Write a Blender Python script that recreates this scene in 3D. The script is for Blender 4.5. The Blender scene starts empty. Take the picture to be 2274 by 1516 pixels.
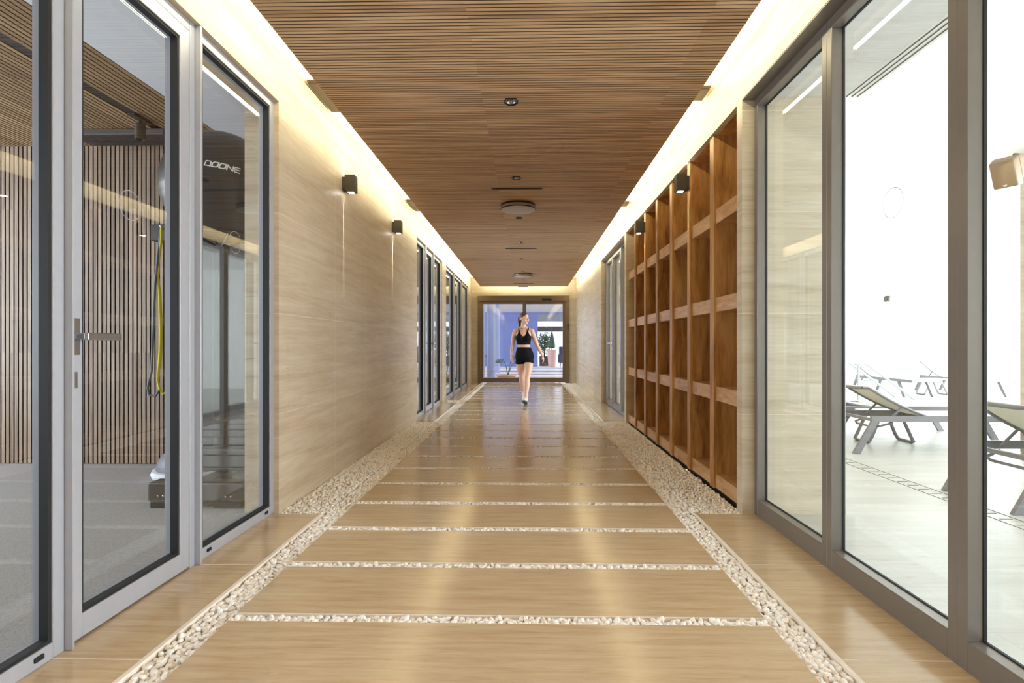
import bpy, bmesh, math, random
import numpy as np
from mathutils import Vector, Matrix
random.seed(7)
S = bpy.context.scene
COL = S.collection
PI = math.pi

# ------------------------------------------------------------------ camera
H = 1.07                      # camera height
F = 1200.0                    # focal length in pixels of a 2274 x 1516 frame
cam_d = bpy.data.cameras.new('camera'); cam = bpy.data.objects.new('camera', cam_d); COL.objects.link(cam)
cam_d.sensor_width = 36.0; cam_d.lens = F / 2274 * 36.0
cam.location = (0, 0, H)
cam.rotation_euler = (PI / 2, 0, math.atan(0.02))
cam_d.shift_x = -(1148 - 1137) / 2274
cam_d.shift_y = (766 - 758) / 2274
cam_d.clip_start = 0.02; cam_d.clip_end = 200
S.camera = cam

# ------------------------------------------------------------------ view, world
S.view_settings.view_transform = 'Standard'
try: S.view_settings.look = 'None'
except Exception: pass
S.view_settings.gamma = 1.0
S.view_settings.use_curve_mapping = False
S.view_settings.exposure = 0.55
try:
    S.cycles.use_denoising = True
    S.cycles.sample_clamp_indirect = 6.0
    S.cycles.max_bounces = 9; S.cycles.diffuse_bounces = 5; S.cycles.glossy_bounces = 4
    S.cycles.transparent_max_bounces = 16
except Exception: pass
W = bpy.data.worlds.new('daylight'); S.world = W; W.use_nodes = True
bg = W.node_tree.nodes['Background']
bg.inputs[0].default_value = (0.72, 0.80, 1.0, 1); bg.inputs[1].default_value = 3.0

# ------------------------------------------------------------------ area lights
def area(name, loc, direction, sx, sy, power, col, spread=None):
    d = bpy.data.lights.new(name, 'AREA'); d.shape = 'RECTANGLE'; d.size = sx; d.size_y = sy
    d.energy = power; d.color = col
    if spread: d.spread = spread
    o = bpy.data.objects.new(name, d); COL.objects.link(o); o.location = loc
    o.rotation_euler = Vector(direction).to_track_quat('-Z', 'Y').to_euler()
    return o
WARM = (1.0, 0.91, 0.61)
DAY = (0.86, 0.93, 1.0)
# LED strips lying on the rim of the hung ceiling: they shine at the walls (first size runs along the strip)
area('cove_led_left', (-1.285, 4.6, 2.80), (-1, 0, 0.6), 20.6, 0.05, 96, WARM)
area('cove_led_right', (1.078, 4.6, 2.80), (1, 0, 0.6), 20.6, 0.05, 96, WARM)
area('cove_led_end', (-0.1, 15.01, 2.80), (0, 1, 0.45), 2.3, 0.05, 10, WARM)
# daylight from the pool room's and the gym's glazed outer sides, then two unseen fills
area('pool_daylight', (10.9, 4.6, 1.6), (-1, 0, -0.06), 16.0, 2.7, 1550, DAY)
area('gym_daylight', (-6.6, 1.5, 1.6), (1, 0, -0.05), 6.0, 2.4, 330, (0.82, 0.90, 1.0))
area('unseen_back_fill', (-0.1, -2.4, 2.66), (0, 0.02, -1), 2.2, 4.4, 35, (1.0, 0.97, 0.93), math.radians(125))  # added fill behind the viewer, spread narrowed to keep it out of reflections
area('back_room_fill', (-5.6, 11.5, 1.6), (1, 0, 0), 6.0, 2.2, 330, DAY)  # added fill that brightens the far corridor through the left panes

# ------------------------------------------------------------------ tagging
def tag(o, label=None, cat=None, group=None, kind=None):
    if label: o['label'] = label
    if cat: o['category'] = cat
    if group: o['group'] = group
    if kind: o['kind'] = kind
    return o
def empty(name, loc=(0, 0, 0), rz=0.0):
    o = bpy.data.objects.new(name, None); COL.objects.link(o); o.location = loc; o.rotation_euler = (0, 0, rz)
    o.empty_display_size = 0.1
    return o
def thing(name, label, cat, loc=(0, 0, 0), rz=0.0, group=None, kind=None):
    return tag(empty(name, loc, rz), label, cat, group, kind)
def copy_tree(o, parent=None):
    c = o.copy(); COL.objects.link(c)
    if parent: c.parent = parent
    for ch in list(o.children): copy_tree(ch, c)
    return c

# ------------------------------------------------------------------ mesh helper
class MB:
    def __init__(s): s.bm = bmesh.new()
    def box(s, x0, x1, y0, y1, z0, z1, M=None):
        vs = [s.bm.verts.new(Vector(p) if M is None else M @ Vector(p)) for p in
              [(x0,y0,z0),(x1,y0,z0),(x1,y1,z0),(x0,y1,z0),(x0,y0,z1),(x1,y0,z1),(x1,y1,z1),(x0,y1,z1)]]
        for f in [(0,3,2,1),(4,5,6,7),(0,1,5,4),(1,2,6,5),(2,3,7,6),(3,0,4,7)]:
            s.bm.faces.new([vs[i] for i in f])
        return s
    def bar(s, a, b, w, h, up=(0, 0, 1)):
        a, b = Vector(a), Vector(b); d = b - a; L = d.length; z = d.normalized()
        x = Vector(up).cross(z)
        if x.length < 1e-5: x = Vector((1, 0, 0))
        x.normalize(); y = z.cross(x)
        M = Matrix(((x.x,y.x,z.x,a.x),(x.y,y.y,z.y,a.y),(x.z,y.z,z.z,a.z),(0,0,0,1)))
        return s.box(-w/2, w/2, -h/2, h/2, 0, L, M)
    def loft(s, rings, n=16, cap=True, exact=None):
        """rings: list of (centre, rx, ry, xaxis, yaxis)"""
        prev = None; first = None
        for (c, rx, ry, ax, ay) in rings:
            c = Vector(c); ax = Vector(ax); ay = Vector(ay)
            vs = [s.bm.verts.new(c + ax*(rx*math.cos(2*PI*i/n)) + ay*(ry*math.sin(2*PI*i/n))) for i in range(n)]
            if prev:
                for i in range(n):
                    s.bm.faces.new((prev[i], prev[(i+1) % n], vs[(i+1) % n], vs[i]))
            else: first = vs
            prev = vs
        if cap:
            s.bm.faces.new(list(reversed(first))); s.bm.faces.new(prev)
        return s
    def tube(s, pts, r, n=10, flat=1.0, caps=True):
        pts = [Vector(p) for p in pts]
        rs = r if isinstance(r, (list, tuple)) else [r]*len(pts)
        rings = []; ref = None
        for i, p in enumerate(pts):
            t = (pts[min(i+1, len(pts)-1)] - pts[max(i-1, 0)])
            t = t.normalized() if t.length > 1e-9 else Vector((0, 0, 1))
            if ref is None:
                ref = Vector((0, 0, 1)) if abs(t.z) < 0.9 else Vector((1, 0, 0))
            x = ref - t*ref.dot(t)
            if x.length < 1e-6: x = t.orthogonal()
            x.normalize(); y = t.cross(x); ref = x
            rings.append((p, rs[i]*flat, rs[i], x, y))
        return s.loft(rings, n, caps)
    def lathe(s, prof, c=(0, 0, 0), n=32, cap=True):
        return s.loft([((c[0], c[1], c[2]+z), max(r, 1e-4), max(r, 1e-4), (1,0,0), (0,1,0)) for r, z in prof], n, cap)
    def ball(s, c, rx, ry=None, rz=None, n=16, m=10, M=None):
        ry = rx if ry is None else ry; rz = rx if rz is None else rz
        r = bmesh.ops.create_uvsphere(s.bm, u_segments=n, v_segments=m, radius=1.0)
        for v in r['verts']:
            p = Vector((v.co.x*rx, v.co.y*ry, v.co.z*rz))
            if M is not None: p = M @ p
            v.co = p + Vector(c)
        return s
    def poly(s, pts):
        s.bm.faces.new([s.bm.verts.new(p) for p in pts]); return s
    def prism(s, pts, d):
        d = Vector(d); a = [s.bm.verts.new(Vector(p)) for p in pts]; b = [s.bm.verts.new(Vector(p)+d) for p in pts]
        n = len(pts)
        s.bm.faces.new(list(reversed(a))); s.bm.faces.new(b)
        for i in range(n): s.bm.faces.new((a[i], a[(i+1) % n], b[(i+1) % n], b[i]))
        return s
    def bevel(s, w, seg=2):
        bmesh.ops.bevel(s.bm, geom=list(s.bm.edges), offset=w, segments=seg, affect='EDGES', profile=0.5, clamp_overlap=True)
        return s
    def build(s, name, mat, parent=None, smooth=False, angle=40):
        bmesh.ops.recalc_face_normals(s.bm, faces=s.bm.faces)
        me = bpy.data.meshes.new(name); s.bm.to_mesh(me); s.bm.free()
        o = bpy.data.objects.new(name, me); COL.objects.link(o)
        if mat: me.materials.append(mat)
        if smooth:
            for p in me.polygons: p.use_smooth = True
            try: me.set_sharp_from_angle(angle=math.radians(angle))
            except Exception: pass
        if parent: o.parent = parent
        return o

# ------------------------------------------------------------------ materials
def sr(r, g, b):
    f = lambda c: (c/255/12.92) if c/255 <= 0.04045 else ((c/255+0.055)/1.055)**2.4
    return (f(r), f(g), f(b), 1)
class NT:
    def __init__(s, name):
        s.m = bpy.data.materials.new(name); s.m.use_nodes = True; s.t = s.m.node_tree; s.t.nodes.clear()
        s.out = s.n('ShaderNodeOutputMaterial')
    def n(s, typ, **kw):
        nd = s.t.nodes.new(typ)
        for k, v in kw.items(): setattr(nd, k, v)
        return nd
    def l(s, a, b): s.t.links.new(a, b)
    def val(s, sock, v):
        if hasattr(v, 'is_output') or isinstance(v, bpy.types.NodeSocket): s.l(v, sock)
        else: sock.default_value = v
    def math(s, op, a, b=None, c=None):
        nd = s.n('ShaderNodeMath', operation=op)
        s.val(nd.inputs[0], a)
        if b is not None: s.val(nd.inputs[1], b)
        if c is not None: s.val(nd.inputs[2], c)
        return nd.outputs[0]
    def coords(s): return s.n('ShaderNodeTexCoord').outputs['Object']
    def xyz(s, co):
        nd = s.n('ShaderNodeSeparateXYZ'); s.l(co, nd.inputs[0]); return nd.outputs
    def comb(s, x, y, z):
        nd = s.n('ShaderNodeCombineXYZ')
        for i, v in enumerate((x, y, z)): s.val(nd.inputs[i], v)
        return nd.outputs[0]
    def mapping(s, co, scale, loc=(0, 0, 0)):
        nd = s.n('ShaderNodeMapping'); s.l(co, nd.inputs[0]); nd.inputs['Scale'].default_value = scale
        nd.inputs['Location'].default_value = loc; return nd.outputs[0]
    def noise(s, co, scale, detail=4, rough=0.55, dist=0.0):
        nd = s.n('ShaderNodeTexNoise'); s.l(co, nd.inputs['Vector']); nd.inputs['Scale'].default_value = scale
        nd.inputs['Detail'].default_value = detail; nd.inputs['Roughness'].default_value = rough
        nd.inputs['Distortion'].default_value = dist
        return nd.outputs[0]
    def ramp(s, f, stops):
        nd = s.n('ShaderNodeValToRGB'); s.l(f, nd.inputs[0]); e = nd.color_ramp.elements
        while len(e) < len(stops): e.new(0.5)
        for i, (p, c) in enumerate(stops): e[i].position = p; e[i].color = c
        return nd.outputs[0]
    def mix(s, f, a, b, blend='MIX'):
        nd = s.n('ShaderNodeMix', data_type='RGBA', blend_type=blend)
        s.val(nd.inputs[0], f); s.val(nd.inputs[6], a); s.val(nd.inputs[7], b); return nd.outputs[2]
    def bump(s, h, strength, dist=0.01):
        nd = s.n('ShaderNodeBump'); s.l(h, nd.inputs['Height']); nd.inputs['Strength'].default_value = strength
        nd.inputs['Distance'].default_value = dist; return nd.outputs[0]
    def pbsdf(s, col, rough=0.5, metal=0.0, spec=0.5, normal=None, **kw):
        p = s.n('ShaderNodeBsdfPrincipled'); s.val(p.inputs['Base Color'], col); s.val(p.inputs['Roughness'], rough)
        p.inputs['Metallic'].default_value = metal; p.inputs['Specular IOR Level'].default_value = spec
        if normal is not None: s.l(normal, p.inputs['Normal'])
        for k, v in kw.items(): s.val(p.inputs[k.replace('_', ' ')], v)
        s.l(p.outputs[0], s.out.inputs[0]); return p
def plain(name, col, rough=0.5, metal=0.0, spec=0.5, var=0.06, scale=30.0, bumps=0.0):
    t = NT(name); co = t.coords(); f = t.noise(co, scale, 3)
    a = tuple(min(1, c*(1-var)) for c in col[:3]) + (1,); b = tuple(min(1, c*(1+var)) for c in col[:3]) + (1,)
    c = t.ramp(f, [(0.3, a), (0.7, b)])
    t.pbsdf(c, rough, metal, spec, t.bump(f, bumps, 0.005) if bumps else None)
    return t.m
def emit(name, col, strength):
    t = NT(name); e = t.n('ShaderNodeEmission'); e.inputs[0].default_value = col; e.inputs[1].default_value = strength
    t.l(e.outputs[0], t.out.inputs[0]); return t.m
def travertine(name, c_dark, c_mid, c_light, vein, rough, joints=None, joint_col=None, spec=0.5, contrast=1.0):
    """vein: scale vector, small along the vein; joints: list of (axis, pitch, offset, width)"""
    t = NT(name); co = t.coords()
    wob = t.noise(t.mapping(co, (0.5, 0.5, 0.5)), 2.0, 2)
    n1 = t.noise(t.mapping(co, vein), 1.0, 7, 0.62, 0.6)
    n2 = t.noise(t.mapping(co, tuple(v*4.3 for v in vein), (3, 5, 9)), 1.0, 5, 0.65, 0.3)
    n3 = t.noise(t.mapping(co, (0.9, 0.9, 0.9), (7, 1, 2)), 1.4, 3)
    f = t.math('ADD', t.math('MULTIPLY', n1, 0.55), t.math('MULTIPLY', n2, 0.30))
    f = t.math('ADD', f, t.math('MULTIPLY', n3, 0.15))
    c = t.ramp(f, [(0.36, c_dark), (0.48, c_mid), (0.62, c_light)])
    pit = t.ramp(t.noise(t.mapping(co, tuple(v*6 for v in vein), (1, 2, 3)), 1.0, 3, 0.7), [(0.63, (0, 0, 0, 1)), (0.70, (1, 1, 1, 1))])
    pf = t.math('MULTIPLY', pit, 0.35)
    c = t.mix(pf, c, tuple(x*0.45 for x in c_dark[:3]) + (1,))
    if joints:
        ax = t.xyz(co); m = None
        for (a, p, off, w) in joints:
            fr = t.math('FRACT', t.math('DIVIDE', t.math('ADD', ax[a], off), p))
            k = t.math('LESS_THAN', fr, w/p)
            m = k if m is None else t.math('MAXIMUM', m, k)
        c = t.mix(t.math('MULTIPLY', m, 0.8), c, joint_col)
    t.pbsdf(c, rough, 0, spec, t.bump(n2, 0.05, 0.004))
    return t.m
def wood(name, dark, mid, light, grain, rough=0.5, cells=None, spec=0.4, coat=0.0):
    """grain: scale vector; cells: (axis, pitch, offset) tint per board"""
    t = NT(name); co = t.coords()
    if cells:
        ax = t.xyz(co)
        ids = [t.math('FLOOR', t.math('DIVIDE', t.math('ADD', ax[a], off), p)) for (a, p, off) in cells]
        while len(ids) < 3: ids.append(0.0)
        wn = t.n('ShaderNodeTexWhiteNoise', noise_dimensions='3D'); t.l(t.comb(*ids[:3]), wn.inputs[0])
        sh = t.n('ShaderNodeVectorMath', operation='SCALE'); t.l(wn.outputs['Color'], sh.inputs[0]); sh.inputs['Scale'].default_value = 13.0
        ad = t.n('ShaderNodeVectorMath', operation='ADD'); t.l(co, ad.inputs[0]); t.l(sh.outputs[0], ad.inputs[1])
        src = ad.outputs[0]
    else: src = co
    g = t.noise(t.mapping(src, grain), 1.0, 5, 0.6, 1.2)
    g2 = t.noise(t.mapping(src, tuple(v*5 for v in grain), (4, 4, 4)), 1.0, 3, 0.6, 0.2)
    f = t.math('ADD', t.math('MULTIPLY', g, 0.7), t.math('MULTIPLY', g2, 0.3))
    if cells:
        f = t.math('ADD', f, t.math('MULTIPLY', t.math('SUBTRACT', wn.outputs['Value'], 0.5), 0.16))
    c = t.ramp(f, [(0.32, dark), (0.5, mid), (0.66, light)])
    t.pbsdf(c, rough, 0, spec, t.bump(g2, 0.08, 0.003))
    return t.m
def glass(name, tint=(0.93, 0.95, 0.94, 1), f0=0.06):
    t = NT(name)
    lw = t.n('ShaderNodeLayerWeight'); lw.inputs[0].default_value = 0.5
    p5 = t.math('POWER', lw.outputs['Facing'], 5.0)
    fr = t.math('ADD', t.math('MULTIPLY', p5, 1-f0), f0)
    tr = t.n('ShaderNodeBsdfTransparent'); tr.inputs[0].default_value = tint
    gl = t.n('ShaderNodeBsdfGlossy'); gl.inputs['Roughness'].default_value = 0.0; gl.inputs['Color'].default_value = (1, 1, 1, 1)
    mx = t.n('ShaderNodeMixShader'); t.l(fr, mx.inputs[0]); t.l(tr.outputs[0], mx.inputs[1]); t.l(gl.outputs[0], mx.inputs[2])
    t.l(mx.outputs[0], t.out.inputs[0]); return t.m

JC = sr(226, 214, 196)
M = {}
M['wall'] = travertine('travertine_wall', sr(180,160,132), sr(198,180,154), sr(211,198,176), (1.2, 0.9, 13), 0.42,
                       [(2, 0.642, -0.628+0.642*2, 0.0045), (1, 0.831, -3.60+0.831*8, 0.0035)], JC)
M['wall_cross'] = travertine('travertine_wall_crosswise', sr(176,162,138), sr(196,184,160), sr(210,200,180), (0.9, 1.2, 13), 0.42,
                       [(2, 0.642, -0.628+0.642*2, 0.0045)], JC)
M['floor'] = travertine('travertine_floor', sr(180,154,122), sr(195,172,140), sr(204,185,157), (2.3, 34, 34), 0.16, None, None, 0.6)
M['bed'] = plain('pebble_bed_soil', sr(150,125,92), 0.9)
M['plaster'] = plain('cove_plaster', sr(244,238,222), 0.9, var=0.01)
M['white'] = plain('white_plaster', sr(240,240,238), 0.85, var=0.01)
M['ceil_wood'] = wood('slat_wood', sr(164,130,98), sr(206,171,133), sr(227,197,160), (1.1, 30, 30), 0.5,
                      [(1, 0.029, 0.0), (0, 1.2, 0.3)])
M['slat_core'] = plain('slat_core_board', sr(100,74,56), 0.8)
M['void'] = plain('matt_black_void', (0.008, 0.008, 0.008, 1), 0.95, 0, 0.05)
M['vent_bronze'] = plain('vent_bronze', (0.09, 0.07, 0.05, 1), 0.8, 0, 0.1)
M['slat_back'] = plain('slat_backing', sr(46,32,24), 0.9)
M['shelf'] = wood('shelf_wood', sr(118,74,34), sr(170,120,66), sr(198,152,96), (9, 9, 1.3), 0.38, [(1, 0.578, 0.15)])
M['shelf_rail'] = wood('shelf_rail_wood', sr(166,122,80), sr(198,156,112), sr(216,178,134), (12, 1.4, 12), 0.4, [(1, 0.578, 0.15), (2, 0.655, 0.0)])
M['shelf_edge'] = wood('shelf_edge_wood', sr(150,100,52), sr(186,134,80), sr(206,158,102), (12, 12, 1.2), 0.35, [(1, 0.578, 0.15)])
M['alu'] = plain('champagne_aluminium', sr(180,182,191), 0.36, 0.3, 0.5, 0.02)
M['alu_shaded'] = plain('shaded_aluminium', sr(128,122,117), 0.32, 0.35, 0.5, 0.02)  # same metal as the left frames, shade painted in as a darker tone
M['alu_dark'] = plain('bronze_aluminium', sr(128,112,92), 0.35, 0.6, 0.5, 0.03)
M['gasket'] = plain('black_gasket', sr(20,21,26), 0.6)
M['steel'] = plain('brushed_steel', sr(190,190,190), 0.25, 0.9, 0.5, 0.03)
M['glass'] = glass('clear_glass')
M['glass_clear'] = glass('low_iron_glass', (0.96, 0.97, 0.965, 1), 0.03)
M['marker'] = plain('frosted_marker', sr(222,226,234), 0.7); M['marker_grey'] = plain('grey_marker', sr(150,155,160), 0.7)
M['dark_metal'] = plain('anthracite_metal', sr(70,66,60), 0.45, 0.3)
M['black'] = plain('black_plastic', sr(22,22,24), 0.45)
M['lens'] = emit('lamp_lens', (1.0, 0.97, 0.9, 1), 14)
M['chrome'] = plain('chrome', sr(210,212,215), 0.1, 1.0)
M['diffuser'] = plain('opal_diffuser', sr(196,192,204), 0.5)

# pebbles: every stone takes a tint of its own
t = NT('pebbles'); gi = t.n('ShaderNodeNewGeometry')
c = t.ramp(gi.outputs['Random Per Island'], [(0.0, sr(226,206,184)), (0.07, sr(247,239,230)), (0.40, sr(251,246,240)), (0.8, sr(254,252,249)), (1.0, sr(243,229,214))])
c = t.mix(t.math('MULTIPLY', t.noise(t.coords(), 90, 3), 0.07), c, sr(214,188,156))
t.pbsdf(c, 0.55, 0, 0.4); M['pebble'] = t.m

# ================================================================== SETTING
XL, XR = -1.59, 1.36          # faces of the side walls
YE = 15.3                     # face of the end wall
ZC = 2.70                     # underside of the slat ceiling
ZT = 2.95                     # top of the cove
ZH = 2.625                    # head of the glazing
Y0 = -6.0
def struct(o, label, cat): return tag(o, label, cat, None, 'structure')

# ---- floor of stone slabs with open joints
b = MB()
b.box(-1.62, 1.44, Y0, 16.2, -0.12, -0.045)
slab_x = (-1.165, 0.930)
ys = [2.078 + 0.515*k for k in range(-15, 27)]          # far edge of each slab
for y in ys:
    y1 = min(y, YE+0.2); b.box(slab_x[0], slab_x[1], y-0.455, y1, -0.05, 0)
b.box(slab_x[0], slab_x[1], ys[-1]+0.06, 16.2, -0.05, 0)
def side_slabs(x0, x1, ya, yb, n):
    p = (yb-ya)/n
    for i in range(n): b.box(x0, x1, ya+i*p+0.0015, ya+(i+1)*p-0.0015, -0.05, 0)
side_slabs(-1.66, -1.298, 1.02, 3.40, 3); side_slabs(-1.66, -1.298, Y0, 1.02, 8)
side_slabs(-1.66, -1.298, 7.54, 10.02, 3); side_slabs(-1.66, -1.298, 10.50, 15.5, 6)
side_slabs(1.052, 1.50, 1.06, 3.455, 3); side_slabs(1.052, 1.50, Y0, 1.06, 8)
side_slabs(1.052, 1.50, 7.63, 10.03, 3)
b.bevel(0.002, 1)
fl = b.build('floor', M['floor']); fl.data.materials.append(plain('daylit_stone_edge', sr(232,220,208), 0.6, var=0.03))  # second material paints daylight onto the slab sides as a paler tone
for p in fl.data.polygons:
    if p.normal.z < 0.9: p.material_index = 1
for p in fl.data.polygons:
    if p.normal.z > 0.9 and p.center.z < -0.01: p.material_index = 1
struct(fl, 'polished beige travertine floor of cross slabs with pebble joints', 'floor')

for nm, x0, x1, lb in (('daylit_edge_left', -1.318, -1.2985, 'added pale strip painting the daylit slab edge along the left pebble channel'), ('daylit_edge_right', 1.0525, 1.070, 'added pale strip painting the daylit slab edge along the right pebble channel')):
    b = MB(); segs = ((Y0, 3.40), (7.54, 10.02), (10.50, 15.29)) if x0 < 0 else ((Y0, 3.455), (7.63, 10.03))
    for ya, yb in segs: b.box(x0, x1, ya, yb, -0.045, 0.0012)  # added strips: daylight on the channels' outer edges, put into pale colour
    struct(b.bevel(0.0015, 1).build(nm, fl.data.materials[1]), lb, 'painted edge light')
# ---- left wall (stone), with openings for the glazing
b = MB()
T = 0.22
b.box(XL-T, XL, 3.42, 7.73, -0.06, ZT)                 # long blank wall
b.box(XL-T, XL, 10.02, 10.50, -0.06, ZT)
b.box(XL-T, XL, 14.48, YE+0.3, -0.06, ZT)
for y0, y1 in ((Y0, 3.42), (7.73, 10.02), (10.50, 14.48)): b.box(XL-T, XL, y0, y1, ZH, ZT)
struct(b.build('wall_left', M['wall']), 'beige travertine wall with lit top along the gym side', 'wall')
# ---- right wall
b = MB()
b.box(XR, XR+0.15, Y0, 10.03, ZH, ZT)
b.box(XR, 1.78, 7.50, 7.63, -0.06, ZH)
b.box(XR, XR+0.42, 10.03, YE+0.3, -0.06, ZT)
b.box(1.78, 2.01, 3.546, 7.63, -0.06, 3.0)
struct(b.build('wall_right', M['wall']), 'beige travertine wall with lit top along the pool side', 'wall')
b = MB()
b.box(XR, 2.01, 3.458, 3.545, -0.06, ZH-0.001).box(1.52, 2.01, 3.458, 3.545, ZH-0.001, 2.66)
struct(b.build('wall_pool_return', M['wall_cross']), 'travertine return wall behind the first right glass pane', 'wall')
# ---- end wall around the sliding door
DX0, DX1, DZ = -1.415, 1.165, 2.46
b = MB()
b.box(XL, DX0, YE, YE+0.2, -0.06, ZT); b.box(DX1, XR, YE, YE+0.2, -0.06, ZT); b.box(DX0, DX1, YE, YE+0.2, DZ, ZT)
struct(b.build('wall_end', M['wall_cross']), 'travertine end wall around the glass sliding door', 'wall')
b = MB(); b.box(XL-T, XR+0.15, Y0-0.15, Y0, -0.06, ZT)
struct(b.build('wall_back', M['wall_cross']), 'stone wall behind the viewer at the corridor start', 'wall')
# ---- cove ceiling (plaster) and hung slat ceiling
b = MB(); b.box(XL-T, XR+0.42, Y0, YE+0.3, ZT, ZT+0.1)
struct(b.build('ceiling_cove', M['plaster']), 'cream plaster cove lit by hidden strips above the slats', 'ceiling')
CX0, CX1, CY1 = -1.312, 1.105, 15.04
slat_back = MB().box(CX0+0.004, CX1-0.004, Y0, CY1, ZC+0.026, ZC+0.06)
ceil = struct(empty('ceiling'), 'hung ceiling of narrow brown wood slats running crosswise', 'ceiling')
slat_back.build('backing_board', M['slat_back'], ceil)
b = MB(); y = Y0
rng = random.Random(3); CXM = -0.112
LIGHT_Y = [3.62+1.655*k for k in range(7)]
while y < CY1-0.02:
    xa = CX0-rng.random()*0.002; hole = None
    for ly in LIGHT_Y:
        dd = min(abs(y-ly), abs(y+0.0222-ly))
        if y < ly < y+0.0222: dd = 0
        if dd < 0.046: hole = math.sqrt(0.046**2-dd*dd)
    if hole:
        b.box(xa, CXM-hole, y, y+0.0222, ZC, ZC+0.027); b.box(CXM+hole, CX1, y, y+0.0222, ZC, ZC+0.027)
    else: b.box(xa, CX1, y, y+0.0222, ZC, ZC+0.027)
    y += 0.029
def dark_sides(o, axis, sign, mat):
    # only the face turned to the room carries veneer; the slats' flanks are dark core board
    o.data.materials.append(mat)
    for p in o.data.polygons:
        if p.normal[axis]*sign < 0.5: p.material_index = 1
    return o
dark_sides(b.build('slat', M['ceil_wood'], ceil), 2, -1, M['slat_core'])

# ---- glazing -------------------------------------------------------
def ring_marker(mb, x, y, z, r=0.062, w=0.0025, axis='x'):
    n = 40; a = []; c = []
    for rr, lst in ((r, a), (r-w, c)):
        for i in range(n):
            u, v = rr*math.cos(2*PI*i/n), rr*math.sin(2*PI*i/n)
            lst.append(mb.bm.verts.new((x, y+u, z+v) if axis == 'x' else (x+u, y, z+v)))
    for i in range(n):
        mb.bm.faces.new((a[i], a[(i+1) % n], c[(i+1) % n], c[i]))
    return mb
def rect_frame(mb, x0, x1, y0, y1, z0, z1, w, wb=None, wt=None):
    wb = w if wb is None else wb; wt = w if wt is None else wt
    mb.box(x0, x1, y0, y0+w, z0, z1); mb.box(x0, x1, y1-w, y1, z0, z1)
    mb.box(x0, x1, y0+w, y1-w, z0, z0+wb); mb.box(x0, x1, y0+w, y1-w, z1-wt, z1)
    return mb
def pane_unit(name, label, cat, side, y0, y1, z0=0.0, z1=ZH, w=0.05, wb=0.055, wt=0.05, frame=None, door=None, marker=True, drains=True):
    """a glazed unit in a side wall; side -1 left, +1 right"""
    frame = frame or (M['alu'] if side < 0 else M['alu_shaded'])
    face = -1.622 if side < 0 else 1.437               # corridor face of the frame
    back = face + side*(0.075 if side < 0 else 0.066); gx = face + side*(0.034 if side < 0 else 0.055)   # inner face, glass
    lo, hi = min(face, back), max(face, back)
    r = struct(empty(name), label, cat)
    f = rect_frame(MB(), lo, hi, y0, y1, z0, z1, w, wb, wt).bevel(0.002, 1)
    fr = f.build('frame', frame, r)
    g = MB(); e = 0.012 if side < 0 else 0.004
    s0, s1 = (gx-0.006, face-0.007) if side < 0 else (gx-0.005, gx+0.005)
    rect_frame(g, s0, s1, y0+w, y1-w, z0+wb, z1-wt, e); g.build('gasket', M['gasket'], r)
    MB().box(gx-0.003, gx+0.003, y0+w+0.004, y1-w-0.004, z0+wb+0.004, z1-wt-0.004).build('pane', M['glass'] if side < 0 else M['glass_clear'], r)
    if marker:
        ring_marker(MB(), gx-side*0.0045, (y0+y1)/2, 1.65).build('safety_marker', M['marker_grey'], r)
    if drains and door is None and side < 0:
        for yy in (y0+0.10, y1-0.10):
            MB().box(face-0.002, face+0.006, yy-0.018, yy+0.018, z0+0.022, z0+0.040).bevel(0.004, 2).build('drain_cap', M['gasket'], r)
    if door:
        yh = y0+w*0.5 if door == 'near' else y1-w*0.5
        d = 1 if door == 'near' else -1
        xs = -side
        h = MB()
        h.box(min(face, face+xs*0.006), max(face, face+xs*0.006), yh-0.016, yh+0.016, 1.035, 1.165)
        pl = h.build('handle_plate', M['steel'], r)
        h = MB(); xo = face+xs*0.05
        h.box(min(face, xo), max(face, xo), yh-0.011, yh+0.011, 1.09, 1.112)
        h.box(xo-0.008, xo+0.008, min(yh-d*0.012, yh+d*0.15), max(yh-d*0.012, yh+d*0.15), 1.088, 1.114)
        h.bevel(0.003, 2).build('door_handle', M['steel'], r)
        MB().box(min(face, face+xs*0.005), max(face, face+xs*0.005), yh-0.008, yh+0.008, 0.915, 0.975).bevel(0.002, 1).build('lock', M['steel'], r)
    return r
def mullion(mb, side, y0, y1, proud=0.028, z1=ZH):
    face = -1.622 if side < 0 else 1.437
    x0 = face - side*proud; x1 = face + side*0.08
    mb.box(min(x0, x1), max(x0, x1), y0, y1, 0, z1)
# left, near the camera: side light, door, far light
LY = -0.032
pane_unit('window_1', 'tall fixed glass pane between gym door and travertine wall, black ball behind', 'window', -1, 2.648+LY, 3.452+LY)
pane_unit('door_1', 'glass gym door with steel lever in pale metal frame', 'door', -1, 1.902+LY, 2.590+LY, 0.008, ZH-0.05, 0.067, 0.085, 0.062, door='near')
pane_unit('window_2', 'fixed glass pane at left picture edge before the gym door', 'window', -1, 0.95+LY, 1.892+LY, w=0.045)
pane_unit('window_3', 'glass pane left of the viewer, mostly outside the frame', 'window', -1, -0.3, 0.87)
b = MB()
b.box(-1.70, -1.620, 2.592+LY, 2.629+LY, 0, ZH); b.box(-1.70, -1.592, 2.630+LY, 2.646+LY, 0, ZH)
b.box(-1.70, -1.592, 1.893+LY, 1.901+LY, 0, ZH); mullion(b, -1, 0.87, 0.95+LY); mullion(b, -1, -0.36, -0.3)
b.box(-1.70, -1.622, 1.902+LY, 2.590+LY, ZH-0.05, ZH)
b.bevel(0.002, 1)
struct(b.build('trim_1', M['alu']), 'pale metal posts between the near left glass panes', 'window post')
b = MB(); b.box(-1.80, XL-0.001, Y0, -0.36, 0, ZH)
struct(b.build('wall_left_start', M['wall']), 'travertine wall left of and behind the viewer', 'wall')
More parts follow.
